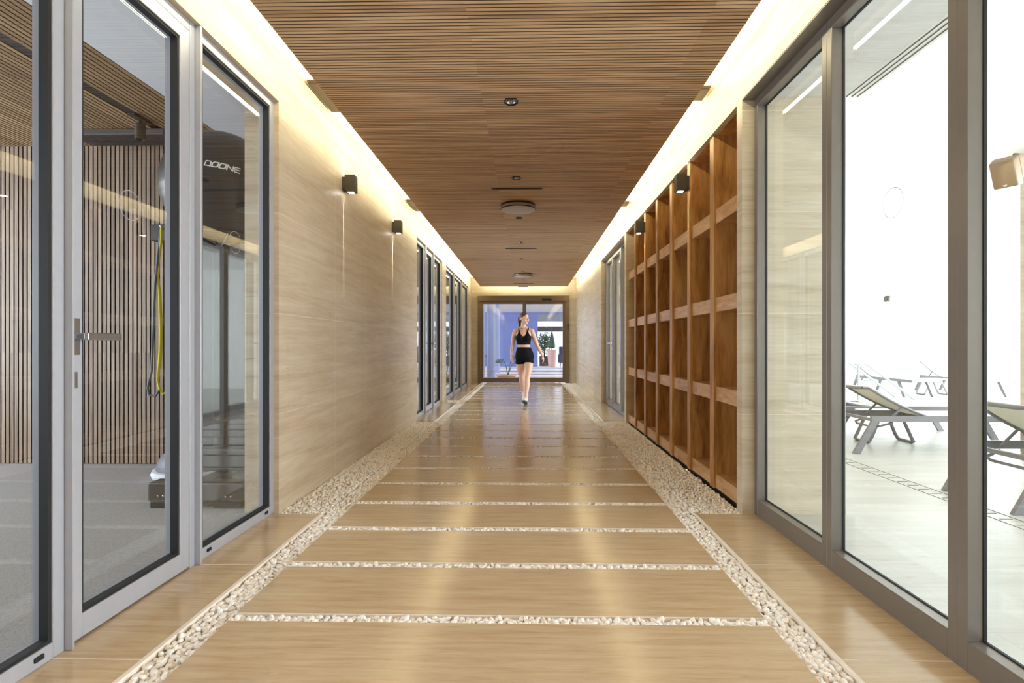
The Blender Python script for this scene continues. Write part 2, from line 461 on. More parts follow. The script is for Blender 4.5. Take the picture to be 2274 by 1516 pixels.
# left, middle
pane_unit('window_4', 'narrow dark glass pane just past the blank travertine wall', 'window', -1, 7.73, 8.42)
pane_unit('door_2', 'second left glass door, slim frame with small lever', 'door', -1, 8.49, 9.14, 0.008, ZH-0.02, 0.06, 0.085, 0.06, door='far')
pane_unit('window_5', 'glass pane between second left door and short stone pier', 'window', -1, 9.20, 10.02)
# left, far
pane_unit('window_6', 'first glass pane past the short stone pier on the left', 'window', -1, 10.50, 11.74)
pane_unit('window_7', 'middle one of three glass panes at the far left', 'window', -1, 11.80, 13.10)
pane_unit('window_8', 'last glass pane on the left before the end wall', 'window', -1, 13.16, 14.48)
b = MB()
for y0, y1 in ((8.42, 8.49), (9.14, 9.20), (11.74, 11.80), (13.10, 13.16)): mullion(b, -1, y0, y1)
b.bevel(0.002, 1)
struct(b.build('trim_2', M['alu']), 'metal posts between the distant left glass panes', 'window post')
# right, near the camera
pane_unit('window_9', 'glass pane on the right beside the wooden shelf wall', 'window', 1, 2.628, 3.455, w=0.042, wb=0.10, wt=0.055, drains=False, marker=False)
pane_unit('window_10', 'large right glass pane showing loungers by the pool', 'window', 1, 1.838, 2.628, w=0.042, wb=0.10, wt=0.055)
pane_unit('window_11', 'glass pane at right picture edge showing a speaker', 'window', 1, 0.75, 1.838, w=0.042, wb=0.10, wt=0.055)
pane_unit('window_12', 'glass pane right of the viewer, mostly outside the frame', 'window', 1, -0.4, 0.75, w=0.045, wb=0.10, wt=0.055)
b = MB(); b.box(XR, 1.437, Y0, 3.455, ZH-0.004, ZH+0.004); b.box(1.437, 1.52, Y0, 3.455, ZH, ZH+0.05)
struct(b.build('trim_3', M['alu_shaded']), 'metal head strip over the right glass panes', 'window post')
b = MB(); b.box(XR+0.001, 1.58, Y0, -0.4, 0, ZH)
struct(b.build('wall_right_start', M['wall']), 'travertine wall right of and behind the viewer', 'wall')
# right, far: double door and side light
pane_unit('door_3', 'right far glass door leaf, farther one of the pair', 'door', 1, 9.22, 9.98, 0.008, ZH-0.03, 0.055, 0.09, 0.06, door='near', marker=False)
pane_unit('door_4', 'right far glass door leaf, nearer one of the pair', 'door', 1, 8.42, 9.20, 0.008, ZH-0.03, 0.055, 0.09, 0.06, door='far', marker=False)
pane_unit('window_13', 'slim side light between shelf wall and double glass door', 'window', 1, 7.64, 8.40, marker=False)
b = MB(); b.box(1.437, 1.51, 9.98, 10.03, 0, ZH); b.box(1.437, 1.51, 8.40, 8.42, 0, ZH); b.box(1.437, 1.51, 8.42, 9.98, ZH-0.03, ZH)
struct(b.build('trim_4', M['alu_shaded']), 'slim metal frame around the distant right double door', 'door frame')

# ---- sliding door in the end wall
b = MB()
b.box(DX0, DX0+0.075, YE-0.03, YE+0.10, 0, DZ); b.box(DX1-0.11, DX1, YE-0.03, YE+0.10, 0, DZ)
b.box(DX0+0.075, DX1-0.11, YE-0.03, YE+0.10, 2.30, DZ-0.14)
b.bevel(0.003, 1)
struct(b.build('trim_5', M['alu_dark']), 'bronze frame posts around the end sliding door', 'door frame')
hd = struct(MB().box(DX0, DX1, YE-0.09, YE+0.08, DZ-0.145, DZ).bevel(0.006, 2).build('trim_6', M['alu_dark']), 'bronze operator casing across the top of the sliding door', 'door header')
MB().box(0.40, 0.665, YE-0.125, YE-0.088, 2.325, 2.385).bevel(0.01, 2).build('motion_sensor', M['black'], hd)
def slide_leaf(name, label, x0, x1, yo):
    r = struct(empty(name), label, 'door')
    f = MB(); w = 0.085
    y0, y1 = YE+yo, YE+yo+0.045; z0, z1 = 0.01, 2.30
    f.box(x0, x0+w, y0, y1, z0, z1); f.box(x1-w, x1, y0, y1, z0, z1); f.box(x0+w, x1-w, y0, y1, z0, z0+0.13); f.box(x0+w, x1-w, y0, y1, z1-0.065, z1)
    f.bevel(0.002, 1).build('frame', M['alu_dark'], r)
    ym = (y0+y1)/2
    MB().box(x0+w-0.005, x1-w+0.005, ym-0.004, ym+0.004, z0+0.125, z1-0.06).build('pane', M['glass'], r)
    ring_marker(MB(), (x0+x1)/2+0.06, ym-0.006, 1.63, 0.062, 0.008, 'y').build('safety_marker', M['marker'], r)
    return r
slide_leaf('door_5', 'left leaf of the end glass sliding door', DX0+0.06, -0.045, 0.0)
slide_leaf('door_6', 'right leaf of the end glass sliding door', -0.145, DX1-0.09, 0.047)
b = MB().box(1.115, 1.155, YE-0.055, YE-0.029, 1.50, 1.665).bevel(0.006, 2)
er = tag(b.build('door_switch', M['black']), 'small black switch box on the right post of the sliding door', 'switch')
MB().ball((1.135, YE-0.056, 1.625), 0.010, 0.006, 0.010).build('button', M['steel'], er)
MB().ball((1.135, YE-0.056, 1.54), 0.010, 0.006, 0.010).build('button', M['steel'], er)

# ================================================================== PEBBLES
def ico(sub):
    bm = bmesh.new(); bmesh.ops.create_icosphere(bm, subdivisions=sub, radius=1.0)
    v = np.array([x.co[:] for x in bm.verts]); f = np.array([[q.index for q in p.verts] for p in bm.faces]); bm.free(); return v, f
ICO = {1: ico(1), 2: ico(2)}
def pebbles(name, label, rects, z, size, seed, sub=1, layers=2):
    R = np.random.default_rng(seed); P = []
    for (x0, x1, y0, y1) in rects:
        for L in range(layers):
            st = size*0.86
            nx = max(1, int(round((x1-x0)/st))); ny = max(1, int(round((y1-y0)/st)))
            gx, gy = np.meshgrid((np.arange(nx)+0.5)/nx, (np.arange(ny)+0.5)/ny)
            px = x0+(gx.ravel()+R.uniform(-.45, .45, gx.size)/nx)*(x1-x0); py = y0+(gy.ravel()+R.uniform(-.45, .45, gx.size)/ny)*(y1-y0)
            m = size*0.42
            px = np.clip(px, x0+m, x1-m) if x1-x0 > 2*m else px; py = np.clip(py, y0+m, y1-m) if y1-y0 > 2*m else py
            pz = z - L*size*0.42 + R.uniform(-.22, .22, gx.size)*size
            P.append(np.stack([px, py, pz], 1))
    P = np.concatenate(P); n = len(P); V, Fc = ICO[sub]
    ax = size*np.stack([R.uniform(.42, .78, n), R.uniform(.34, .54, n), R.uniform(.26, .42, n)], 1)
    q = R.normal(size=(n, 4)); q[:, 1:3] *= 0.35; q /= np.linalg.norm(q, axis=1)[:, None]
    w, x, y, zz = q.T
    Rm = np.stack([1-2*(y*y+zz*zz), 2*(x*y-zz*w), 2*(x*zz+y*w), 2*(x*y+zz*w), 1-2*(x*x+zz*zz), 2*(y*zz-x*w), 2*(x*zz-y*w), 2*(y*zz+x*w), 1-2*(x*x+y*y)], 1).reshape(n, 3, 3)
    jit = 1+R.uniform(-.16, .16, (n, len(V), 1))
    vv = np.einsum('nij,nkj->nki', Rm, (V[None]*jit)*ax[:, None, :]) + P[:, None, :]
    fv = (Fc[None]+(np.arange(n)*len(V))[:, None, None]).reshape(-1, 3)
    vv = vv.reshape(-1, 3)
    me = bpy.data.meshes.new(name); me.vertices.add(len(vv)); me.vertices.foreach_set('co', vv.ravel().astype(np.float32))
    me.loops.add(fv.size); me.loops.foreach_set('vertex_index', fv.ravel().astype(np.int32))
    me.polygons.add(len(fv)); me.polygons.foreach_set('loop_start', (np.arange(len(fv))*3).astype(np.int32))
    me.polygons.foreach_set('use_smooth', np.ones(len(fv), dtype=bool))
    me.update(calc_edges=True); me.validate()
    me.materials.append(M['pebble'])
    o = bpy.data.objects.new(name, me); COL.objects.link(o)
    return tag(o, label, 'pebbles', None, 'stuff')
gaps = lambda a, b_: [(slab_x[0], slab_x[1], y+0.002, y+0.058) for y in ys if a <= y < b_ and y < YE]
pebbles('pebbles', 'white pebbles filling the cross joints between the nearest floor slabs', gaps(-0.5, 4.4), -0.012, 0.024, 1, 2)
pebbles('pebbles', 'pale pebbles in the thin cross joints of the distant floor slabs', gaps(4.4, 15.3), -0.014, 0.026, 2, 1)
pebbles('pebbles', 'pebbles in the long channel on the left side of the slabs', [(-1.296, -1.167, -0.5, 5.0)], -0.017, 0.024, 3, 2)
pebbles('pebbles', 'pebbles in the distant stretch of the left channel', [(-1.296, -1.167, 5.0, YE)], -0.024, 0.028, 4, 1)
pebbles('pebbles', 'pebbles in the long channel on the right side of the slabs', [(0.932, 1.050, -0.5, 5.0)], -0.017, 0.024, 5, 2)
pebbles('pebbles', 'pebbles in the distant stretch of the right channel', [(0.932, 1.050, 5.0, YE)], -0.024, 0.028, 6, 1)
pebbles('pebbles', 'pebble bed at the foot of the blank left travertine wall', [(XL, -1.30, 3.42, 7.53)], -0.012, 0.026, 7, 1, 3)
pebbles('pebbles', 'pebble bed at the foot of the wooden shelf wall', [(1.05, XR+0.02, 3.46, 7.62)], -0.012, 0.026, 8, 1, 3)
pebbles('pebbles', 'pebble bed along the far right wall near the end door', [(1.05, XR, 10.04, YE)], -0.012, 0.028, 9, 1, 3)
pebbles('pebbles', 'small pebble patch before the short pier on the left', [(XL, -1.30, 10.03, 10.49)], -0.012, 0.028, 10, 1, 3)

# ================================================================== SHELF WALL
sx0 = 1.375; sd = 0.38                                    # front, depth
shelf = thing('shelf_unit', 'long open brown wooden shelf wall of square cubbyholes in the right wall', 'shelf', (sx0, 5.52, 0))
def sp(mb, name, mat): 
    o = mb.build(name, mat, shelf); o.matrix_parent_inverse = Matrix.Translation((-sx0, -5.52, 0)); return o
div_y = [4.027+0.578*k for k in range(6)]                 # near face of each upright
for y in div_y:
    sp(MB().box(sx0, sx0+sd, y, y+0.085, 0.012, ZH-0.004).bevel(0.003, 2), 'upright', M['shelf'])
sp(MB().box(sx0+sd-0.02, sx0+sd, 3.547, 7.50, 0.012, ZH-0.004), 'back_panel', M['shelf'])
sp(MB().box(sx0+0.03, sx0+sd, 3.548, 7.49, -0.10, 0.011), 'gap_shade', M['black'])  # black box fills the gap under the shelf, standing in for its shade
sp(MB().box(sx0+0.02, sx0+sd-0.02, 3.548, 7.49, ZH-0.008, ZH-0.003), 'top_panel', M['shelf'])
edges = [3.548]+div_y
for zt in (0.115, 0.765, 1.42, 2.073):
    for i, y in enumerate(edges):
        ya = y+0.085 if i else y
        yb = edges[i+1] if i+1 < len(edges) else 7.498
        sp(MB().box(sx0+0.019, sx0+sd-0.02, ya, yb, zt-0.105 if zt > 0.2 else 0.012, zt).bevel(0.002, 1), 'shelf_board', M['shelf_rail'])

# ================================================================== LAMPS, VENTS ON CEILING AND WALLS
def sconce(side, y, label, lit=True, x_wall=None, group='box wall lamps in the corridor'):
    xw = (XL if side < 0 else XR) if x_wall is None else x_wall
    r = thing('wall_lamp', label, 'wall lamp', (xw, y, 2.385), 0, group)
    d = -side
    X = lambda a, c: (min(d*a, d*c), max(d*a, d*c))
    x = X(0.0, 0.022); MB().box(x[0], x[1], -0.005, 0.075, 0.018, 0.125).build('mounting_plate', M['dark_metal'], r)
    x = X(0.022, 0.108); MB().box(x[0], x[1], -0.008, 0.078, 0, 0.145).bevel(0.003, 2).build('housing', M['dark_metal'], r)
    x = X(0.045, 0.09); MB().box(x[0], x[1], 0.012, 0.058, -0.003, 0.001).build('lens', M['lens'], r)
    x = X(0.045, 0.09); MB().box(x[0], x[1], 0.012, 0.058, 0.144, 0.148).build('lens', M['lens'], r)
    if lit:
        for dz, z, e in ((-1, -0.006, 240), (1, 0.151, 240)):
            ld = bpy.data.lights.new('lamp_beam', 'SPOT'); ld.energy = e; ld.color = (1, 0.93, 0.80); ld.spot_size = math.radians(4.6); ld.spot_blend = 0.35; ld.shadow_soft_size = 0.003
            lo = bpy.data.objects.new('lamp_beam', ld); COL.objects.link(lo); lo.parent = r
            lo.location = (d*0.008, 0.035, z); lo.rotation_euler = Vector((-d*math.tan(math.radians(2.0)), 0, dz)).to_track_quat('-Z', 'Y').to_euler()
    return r
sconce(-1, 4.60, 'nearer of two dark box lamps on the left travertine wall')
sconce(-1, 6.30, 'farther of two dark box lamps on the left travertine wall')
sconce(1, 4.63, 'nearer of two dark box lamps on the shelf wall uprights', x_wall=sx0)
sconce(1, 6.36, 'farther of two dark box lamps on the shelf wall uprights', x_wall=sx0)

M['ring'] = plain('black_ring', sr(30, 28, 27), 0.3, 0.5)
M['reflector'] = plain('downlight_reflector', sr(150, 148, 150), 0.2, 0.8)
cxm = -0.112
def downlight(y, label):
    r = thing('downlight', label, 'ceiling light', (cxm, y, ZC), 0, 'recessed downlights along the ceiling')
    MB().lathe([(0.034, 0.02), (0.036, -0.001), (0.047, -0.004), (0.049, 0.0), (0.049, 0.004), (0.046, 0.024)], n=32, cap=False).build('trim_ring', M['ring'], r, True)
    MB().lathe([(0.010, 0.0245), (0.024, 0.020), (0.033, 0.010), (0.0355, 0.0)], n=32, cap=False).build('reflector', M['reflector'], r, True)
    MB().lathe([(0.013, 0.0235), (0.010, 0.021), (0.004, 0.020)], n=20).build('lens', M['diffuser'], r, True)
    return r
dn = ['nearest round downlight in the slat ceiling, before the first slot', 'round downlight just before the nearest black ceiling slot',
      'round downlight just past the nearest disc lamp', 'round downlight just before the second black ceiling slot',
      'round downlight just past the second black ceiling slot', 'round downlight just before the farther disc lamp', 'last round downlight before the end door']
for i, l in enumerate(dn): downlight(3.62+1.655*i, l)
def slot(y, label):
    r = thing('slot_vent', label, 'vent', (cxm, y, ZC), 0, 'black slot vents in the ceiling')
    MB().box(-0.265, 0.265, -0.024, 0.024, -0.006, 0.012).bevel(0.003, 1).build('flange', M['black'], r)
    MB().box(-0.25, 0.25, -0.003, 0.003, -0.010, -0.004).build('blade', M['ring'], r)
for y, l in ((5.62, 'nearest black slot vent in the slat ceiling'), (9.10, 'second black slot vent from the viewer in the ceiling'),
             (12.75, 'black slot vent beneath the farther disc lamp'), (14.3, 'farthest black slot vent before the end wall')): slot(y, l)
def disc_lamp(y, label):
    r = thing('ceiling_lamp', label, 'ceiling lamp', (cxm, y, ZC), 0, 'disc ceiling lamps')
    MB().lathe([(0.195, 0.0), (0.20, -0.002), (0.20, -0.020), (0.190, -0.022)], n=48).build('housing', M['black'], r, True)
    MB().lathe([(0.190, -0.020), (0.196, -0.022), (0.196, -0.050)], n=48).build('chrome_band', M['chrome'], r, True)
    MB().lathe([(0.190, -0.046), (0.201, -0.048), (0.201, -0.058), (0.196, -0.060)], n=48).build('rim', M['black'], r, True)
    MB().lathe([(0.198, -0.058), (0.198, -0.064), (0.185, -0.070), (0.12, -0.077), (0.01, -0.080)], n=48).build('diffuser', M['diffuser'], r, True)
disc_lamp(6.28, 'nearer round disc lamp with grey diffuser under the slats')
disc_lamp(12.35, 'farther round disc lamp with grey diffuser under the slats')
def cove_vent(x, y, L, label):
    r = thing('cove_vent', label, 'vent', (x, y, ZT), 0, 'slot vents in the cove')
    fl = MB(); rect_frame(fl, -0.075, 0.075, 0, L, -0.012, 0.0, 0.022); fl.build('flange', M['vent_bronze'], r)
    MB().box(-0.053, 0.053, 0.022, L-0.022, -0.004, -0.001).build('shadow_gap', M['void'], r)
    MB().box(-0.006, 0.006, 0.022, L-0.022, -0.012, -0.004).build('blade', M['steel'], r)
cove_vent(-1.49, 3.80, 0.50, 'nearest slot vent in the left cove')
cove_vent(-1.49, 6.95, 0.55, 'farther slot vent in the left cove')
cove_vent(1.25, 3.94, 0.22, 'nearest slot vent in the right cove')
cove_vent(1.25, 7.10, 0.20, 'farther slot vent in the right cove')
r = thing('emergency_light', 'small white emergency light box at the ceiling edge above the sliding door', 'emergency light', (-0.13, 14.98, 2.62))
MB().box(-0.135, 0.135, -0.02, 0.02, 0.06, 0.08).build('bracket', M['steel'], r)
MB().box(-0.135, 0.135, -0.015, 0.015, 0.0, 0.06).bevel(0.004, 1).build('light_panel', emit('emergency_panel', (1, 0.98, 0.95, 1), 0.8), r)

# ================================================================== GYM BEHIND THE LEFT GLASS
GX0, GX1, GY1, GZ = -6.8, -1.82, 4.83, 2.87
M['carpet'] = plain('gym_carpet', sr(150,148,148), 0.95, var=0.25, scale=160)
M['gym_slat'] = wood('gym_slat_wood', sr(108,88,72), sr(144,122,104), sr(170,148,130), (34, 34, 1.1), 0.5, [(0, 0.0405, 0.0), (2, 1.3, 0.3)])
M['gym_ceil'] = wood('gym_ceiling_wood', sr(112,86,62), sr(150,120,88), sr(176,146,112), (34, 1.1, 34), 0.5, [(0, 0.0405, 0.0), (1, 1.3, 0.3)])
M['gym_dark'] = plain('gym_dark_wall', sr(66,62,60), 0.6)
M['gym_white'] = plain('gym_white_ceiling', sr(214,216,222), 0.9, var=0.01)
struct(MB().box(GX0, -1.66, Y0, GY1+0.2, -0.12, -0.004).build('floor_gym', M['carpet']), 'grey speckled carpet in the gym behind the left glass', 'floor')
gw = struct(empty('wall_gym_back'), 'gym wall of vertical brown wood slats on black', 'wall')
MB().box(GX0, -2.95, GY1, GY1+0.12, -0.02, GZ+0.1).build('backing_board', M['gasket'], gw)
b = MB(); x = GX0
while x < -2.98:
    b.box(x, x+0.029, GY1-0.02, GY1+0.001, 0, GZ); x += 0.0405
dark_sides(b.build('slat', M['gym_slat'], gw), 1, -1, M['gasket'])
struct(MB().box(-2.95, GX1, GY1-0.03, GY1+0.12, -0.02, GZ+0.1).build('wall_gym_side', M['gym_dark']), 'dark grey gym wall beside the wood slats', 'wall')
gc = struct(empty('ceiling_gym'), 'gym ceiling, wood slats beside a plain white strip', 'ceiling')
MB().box(-2.63, GX1, Y0, GY1, GZ, GZ+0.1).build('white_board', M['gym_white'], gc)
MB().box(GX0, -2.63, Y0, GY1, GZ+0.02, GZ+0.1).build('backing_board', M['slat_back'], gc)
b = MB(); x = GX0
while x < -2.66:
    if not (-3.13 < x < -3.04): b.box(x, x+0.029, Y0, GY1-0.02, GZ, GZ+0.022)
    x += 0.0405
dark_sides(b.build('slat', M['gym_ceil'], gc), 2, -1, M['slat_core'])
MB().box(-3.12, -3.02, Y0, 4.35, GZ+0.004, GZ+0.021).build('ceiling_slot', M['gasket'], gc)
b = MB(); b.box(GX0-0.1, GX0, Y0, -1.5, -0.02, GZ+0.1); b.box(GX0-0.1, GX0, 4.6, GY1+0.12, -0.02, GZ+0.1); b.box(GX0-0.1, GX0, -1.5, 4.6, 2.82, GZ+0.1)
b.box(GX0-0.12, GX0-0.1, -1.5, 4.6, -0.02, 2.82)
struct(b.build('wall_gym_left', M['gym_white']), 'pale gym side wall out of view to the left', 'wall')
struct(MB().box(GX0, GX1, Y0-0.1, Y0, -0.02, GZ+0.1).build('wall_gym_front', M['gym_white']), 'pale gym wall behind the viewer', 'wall')

# equipment: grille and spotlight on the gym ceiling
r = thing('ceiling_grille', 'flat dark rectangular grille under the gym ceiling near the slat wall', 'vent', (-3.42, 4.55, GZ))
MB().box(-0.40, 0.40, -0.13, 0.13, -0.05, -0.0).bevel(0.006, 1).build('casing', M['gym_dark'], r)
b = MB()
for k in range(9): b.box(-0.37, 0.37, -0.115+k*0.0265, -0.105+k*0.0265, -0.055, -0.049)
b.build('louvre', M['black'], r)
r = thing('track_spotlight', 'dark cylindrical spotlight hanging from the gym ceiling slot', 'spotlight', (-3.07, 4.22, GZ))
MB().box(-0.03, 0.03, -0.10, 0.10, -0.02, 0.0).build('track_adapter', M['black'], r)
MB().tube([(0, 0, -0.015), (0, 0, -0.05)], 0.008).build('stem', M['black'], r)
MB().lathe([(0.035, -0.05), (0.037, -0.052), (0.037, -0.17), (0.030, -0.172), (0.028, -0.160)], n=24).build('housing', M['dark_metal'], r, True)

# big black exercise ball on a floor stand, with its lettering
M['ball'] = plain('black_vinyl', sr(40,39,40), 0.38, var=0.03)
M['print'] = plain('white_print', sr(240,240,240), 0.6)
bc = Vector((-2.225, 3.88, 2.21)); br = 0.39
ball = thing('exercise_ball', 'big black exercise ball with white lettering behind the left glass', 'exercise ball', bc)
prof = []
for i in range(65):
    a = -PI/2 + PI*i/64
    dz = math.sin(a); groove = 1.0
    for g in (-0.55, -0.38, -0.2, -0.02):
        groove -= 0.012*math.exp(-((dz-g)/0.018)**2)
    prof.append((max(0.0005, math.cos(a)*br*groove), dz*br*groove))
o = MB().lathe(prof, n=64).build('ball_skin', M['ball'], ball, True, 80)
# letters: strokes on a 2D sheet bent onto the ball
d0 = (Vector((0, 0, H)) - bc).normalized()
e1 = Vector((d0.y, -d0.x, 0)).normalized()
if e1.x < 0: e1 = -e1
e2 = Vector((0, 0, 1)) - d0*d0.z; e2.normalize()
LET = {'D': [[(0,0),(0,1),(.75,1),(1,.72),(1,0),(0,0)]], 'O': [[(0,0),(0,.72),(.25,1),(1,1),(1,.28),(.75,0),(0,0)]],
       'N': [[(0,0),(0,1),(1,0),(1,1)]], 'E': [[(1,1),(.15,1),(0,.8),(0,.2),(.15,0),(1,0)], [(0,.5),(.95,.5)]]}
lb = MB(); cw, chh, gap, lw = 0.0365, 0.038, 0.0105, 0.0085
def onball(s, q):
    s2, q2 = (s*math.cos(-0.12)-q*math.sin(-0.12))/br, (s*math.sin(-0.12)+q*math.cos(-0.12))/br
    return bc + (d0 + e1*(s2+0.068) + e2*(q2+0.335)).normalized()*(br+0.0025)
s0 = -0.135
for ch in 'DOONE':
    for st in LET[ch]:
        for (ax_, ay_), (bx_, by_) in zip(st[:-1], st[1:]):
            A = Vector((s0+ax_*cw+ay_*0.006, ay_*chh)); B = Vector((s0+bx_*cw+by_*0.006, by_*chh)); dd = (B-A).normalized(); nn = Vector((-dd.y, dd.x))*lw/2
            A = A-dd*lw/2; B = B+dd*lw/2
            for i in range(4):
                p, q = A.lerp(B, i/4), A.lerp(B, (i+1)/4)
                lb.poly([onball(*(p-nn)), onball(*(q-nn)), onball(*(q+nn)), onball(*(p+nn))])
    s0 += cw+gap
o = lb.build('lettering', M['print'], ball); o.matrix_parent_inverse = Matrix.Translation(-bc); o['label'] = 'white squared lettering DOONE'
r = thing('ball_stand', 'dark floor stand with bolted foot bar under the big black ball', 'stand', (-2.225, 3.88, 0))
MB().box(-0.28, 0.36, -0.37, -0.25, 0.035, 0.165).bevel(0.012, 2).build('foot_bar', M['dark_metal'], r)
for sx in (-0.17, 0.25): MB().box(sx-0.09, sx+0.09, -0.37, -0.25, -0.004, 0.036).build('foot', M['black'], r)
for sx in (-0.21, -0.175, 0.24, 0.275): MB().ball((sx, -0.371, 0.075), 0.008, 0.004, 0.008, 10, 6).build('bolt', M['chrome'], r)
MB().box(-0.05, 0.05, -0.25, 0.06, 0.0, 0.15).build('foot_beam', M['dark_metal'], r)
MB().box(-0.30, 0.30, -0.06, 0.06, 0.165, 0.33).bevel(0.02, 2).build('base_block', M['gym_dark'], r)
MB().box(-0.045, 0.045, -0.035, 0.035, 0.33, 1.80).bevel(0.006, 1).build('post', M['gym_dark'], r)
ringp = [(0.20*math.cos(2*PI*i/36), 0.20*math.sin(2*PI*i/36), 1.862) for i in range(37)]
MB().tube(ringp, 0.012, 8, 1.0, False).build('cradle_ring', M['black'], r, True)
b = MB()
for k in range(4): b.tube([(0, 0, 1.77), (0.2*math.cos(k*PI/2+.78), 0.2*math.sin(k*PI/2+.78), 1.857)], 0.010, 8)
b.build('cradle_arm', M['black'], r)
r = thing('balance_trainer', 'grey half dome balance trainer with white rim on the gym carpet', 'balance trainer', (-2.74, 4.42, -0.004))
MB().lathe([(0.24, 0.0), (0.31, 0.015), (0.32, 0.04), (0.31, 0.07), (0.27, 0.075)], n=40).build('rim', M['gym_white'], r, True)
MB().lathe([(0.285, 0.07)]+[(0.285*math.cos(a*PI/24), 0.072+0.21*math.sin(a*PI/24)) for a in range(1, 12)]+[(0.003, 0.282)], n=40).build('dome', plain('grey_rubber', sr(104,106,116), 0.5), r, True)
# bands hanging from a wall hook box
r = thing('hook_box', 'dark wall box holding the yellow band on the slat wall', 'wall hook', (-3.20, GY1-0.02, 1.98))
MB().box(-0.085, 0.075, -0.17, 0, 0.0, 0.14).bevel(0.004, 1).build('box_body', M['black'], r)
MB().tube([(0.03, -0.15, 0.10), (0.03, -0.20, 0.10), (0.03, -0.21, 0.125)], 0.006, 8).build('hook', M['steel'], r)
M['yellow'] = plain('yellow_rubber', sr(226,214,40), 0.5); M['grey_rub'] = plain('teal_grey_rubber', sr(74,92,96), 0.5)
yb = GY1-0.225
b = MB(); pts = [(-3.165, yb, 2.09), (-3.168, yb, 1.95), (-3.192, yb, 1.78), (-3.196, yb, 1.66), (-3.178, yb, 1.50), (-3.168, yb, 1.2), (-3.172, yb, 1.0), (-3.190, yb, 0.84), (-3.194, yb, 0.76), (-3.18, yb, 0.69), (-3.15, yb, 0.645), (-3.13, yb, 0.66)]
b.tube(pts, [.011, .013, .014, .014, .016, .019, .019, .016, .014, .013, .012, .010], 10, 0.7)
tag(b.build('resistance_band', M['yellow'], None, True), 'long yellow resistance band hanging in front of the slat wall', 'resistance band')
b = MB(); yb -= 0.02; pts = [(-3.17, yb+0.02, 2.06), (-3.205, yb, 1.6), (-3.225, yb, 1.1), (-3.235, yb, 0.85), (-3.27, yb, 0.70), (-3.255, yb, 0.64), (-3.20, yb, 0.635), (-3.17, yb, 0.68)]
b.tube(pts, 0.010, 8)
tag(b.build('resistance_band', M['grey_rub'], None, True), 'dark grey rubber tube hanging beside the yellow band', 'resistance band')

# ---- back room behind the farther left panes
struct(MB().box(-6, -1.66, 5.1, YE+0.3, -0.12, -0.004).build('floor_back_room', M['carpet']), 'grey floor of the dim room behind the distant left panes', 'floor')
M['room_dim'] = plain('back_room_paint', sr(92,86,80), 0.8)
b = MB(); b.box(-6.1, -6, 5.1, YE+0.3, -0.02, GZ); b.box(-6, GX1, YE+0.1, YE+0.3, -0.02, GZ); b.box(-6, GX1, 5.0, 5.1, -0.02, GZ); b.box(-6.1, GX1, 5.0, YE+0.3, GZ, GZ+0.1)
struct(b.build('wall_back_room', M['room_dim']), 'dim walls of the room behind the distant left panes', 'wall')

# ================================================================== POOL ROOM BEHIND THE RIGHT GLASS
M['pool_floor'] = travertine('pool_floor_tile', sr(176,175,166), sr(187,187,180), sr(197,197,191), (0.8, 6, 6), 0.4,
                             [(0, 0.92, 0.1, 0.004), (1, 1.2, 0.35, 0.004)], sr(170,168,160))
PX1, PY1, PZ = 11.2, 13.2, 2.93
struct(MB().box(1.50, 1.78, Y0, 3.50, -0.12, -0.002).box(1.50, 1.78, 7.60, 10.03, -0.12, -0.002).box(1.78, PX1, Y0, PY1, -0.12, -0.002).build('floor_pool', M['pool_floor']), 'pale tiled floor of the bright pool room', 'floor')
b = MB()
for k in range(52):
    y = 1.2+k*0.115
    b.box(2.905, 2.985, y, y+0.006, -0.003, 0.0005)
b.box(2.880, 2.884, 1.0, 7.5, -0.003, 0.0004); b.box(3.006, 3.010, 1.0, 7.5, -0.003, 0.0004)
struct(b.build('trim_7', plain('drain_slot', sr(120,116,106), 0.7)), 'line of slotted drain tiles across the pool room floor', 'floor drain')
struct(MB().box(2.01, PX1, PY1, PY1+0.15, -0.02, PZ+0.1).build('wall_pool_far', M['white']), 'white far wall of the pool room with lamps', 'wall')
struct(MB().box(2.08, PX1, Y0, PY1, PZ, PZ+0.1).build('ceiling_pool', M['white']), 'white ceiling of the pool room', 'ceiling')
M['soffit'] = travertine('soffit_stone', sr(196,196,192), sr(208,208,205), sr(220,220,218), (0.8, 6, 6), 0.6)
st = struct(empty('ceiling_pool_soffit'), 'light grey soffit with three dark slots along the pool glass', 'ceiling')
MB().box(1.512, 1.995, Y0, 3.457, 2.64, 2.72).build('soffit_board', M['soffit'], st)
MB().box(1.995, 2.11, Y0, 3.457, 2.64, 2.72).build('slot_board', M['white'], st)
for k in range(3): MB().box(2.010+k*0.034, 2.0175+k*0.034, Y0, 3.457, 2.6375, 2.641).build('slot', M['black'], st)
struct(MB().box(2.08, 2.115, Y0, 3.457, 2.72, PZ).build('trim_8', M['white']), 'white upstand between soffit and pool ceiling', 'ceiling edge')
struct(MB().box(1.56, 2.0, Y0-0.1, Y0, -0.02, 3.0).build('trim_9', M['white']), 'white wall strip at the start of the pool room', 'wall')
struct(MB().box(2.0, PX1, Y0-0.1, Y0, -0.02, 3.0).build('wall_pool_start', M['white']), 'white pool room wall behind the viewer', 'wall')
struct(MB().box(1.80, 2.01, 7.63, PY1, 2.64, 3.0).build('trim_10', M['white']), 'white beam above the distant double door in the pool room', 'beam')
struct(MB().box(1.78, 2.01, 10.03, PY1+0.15, -0.02, 2.64).build('wall_pool_corridor', M['white']), 'white pool room wall past the double door', 'wall')
b = MB(); b.box(PX1, PX1+0.15, Y0, PY1, -0.02, PZ+0.1)
struct(b.build('wall_pool_window', M['white']), 'outer pool room wall out of view to the right', 'wall')
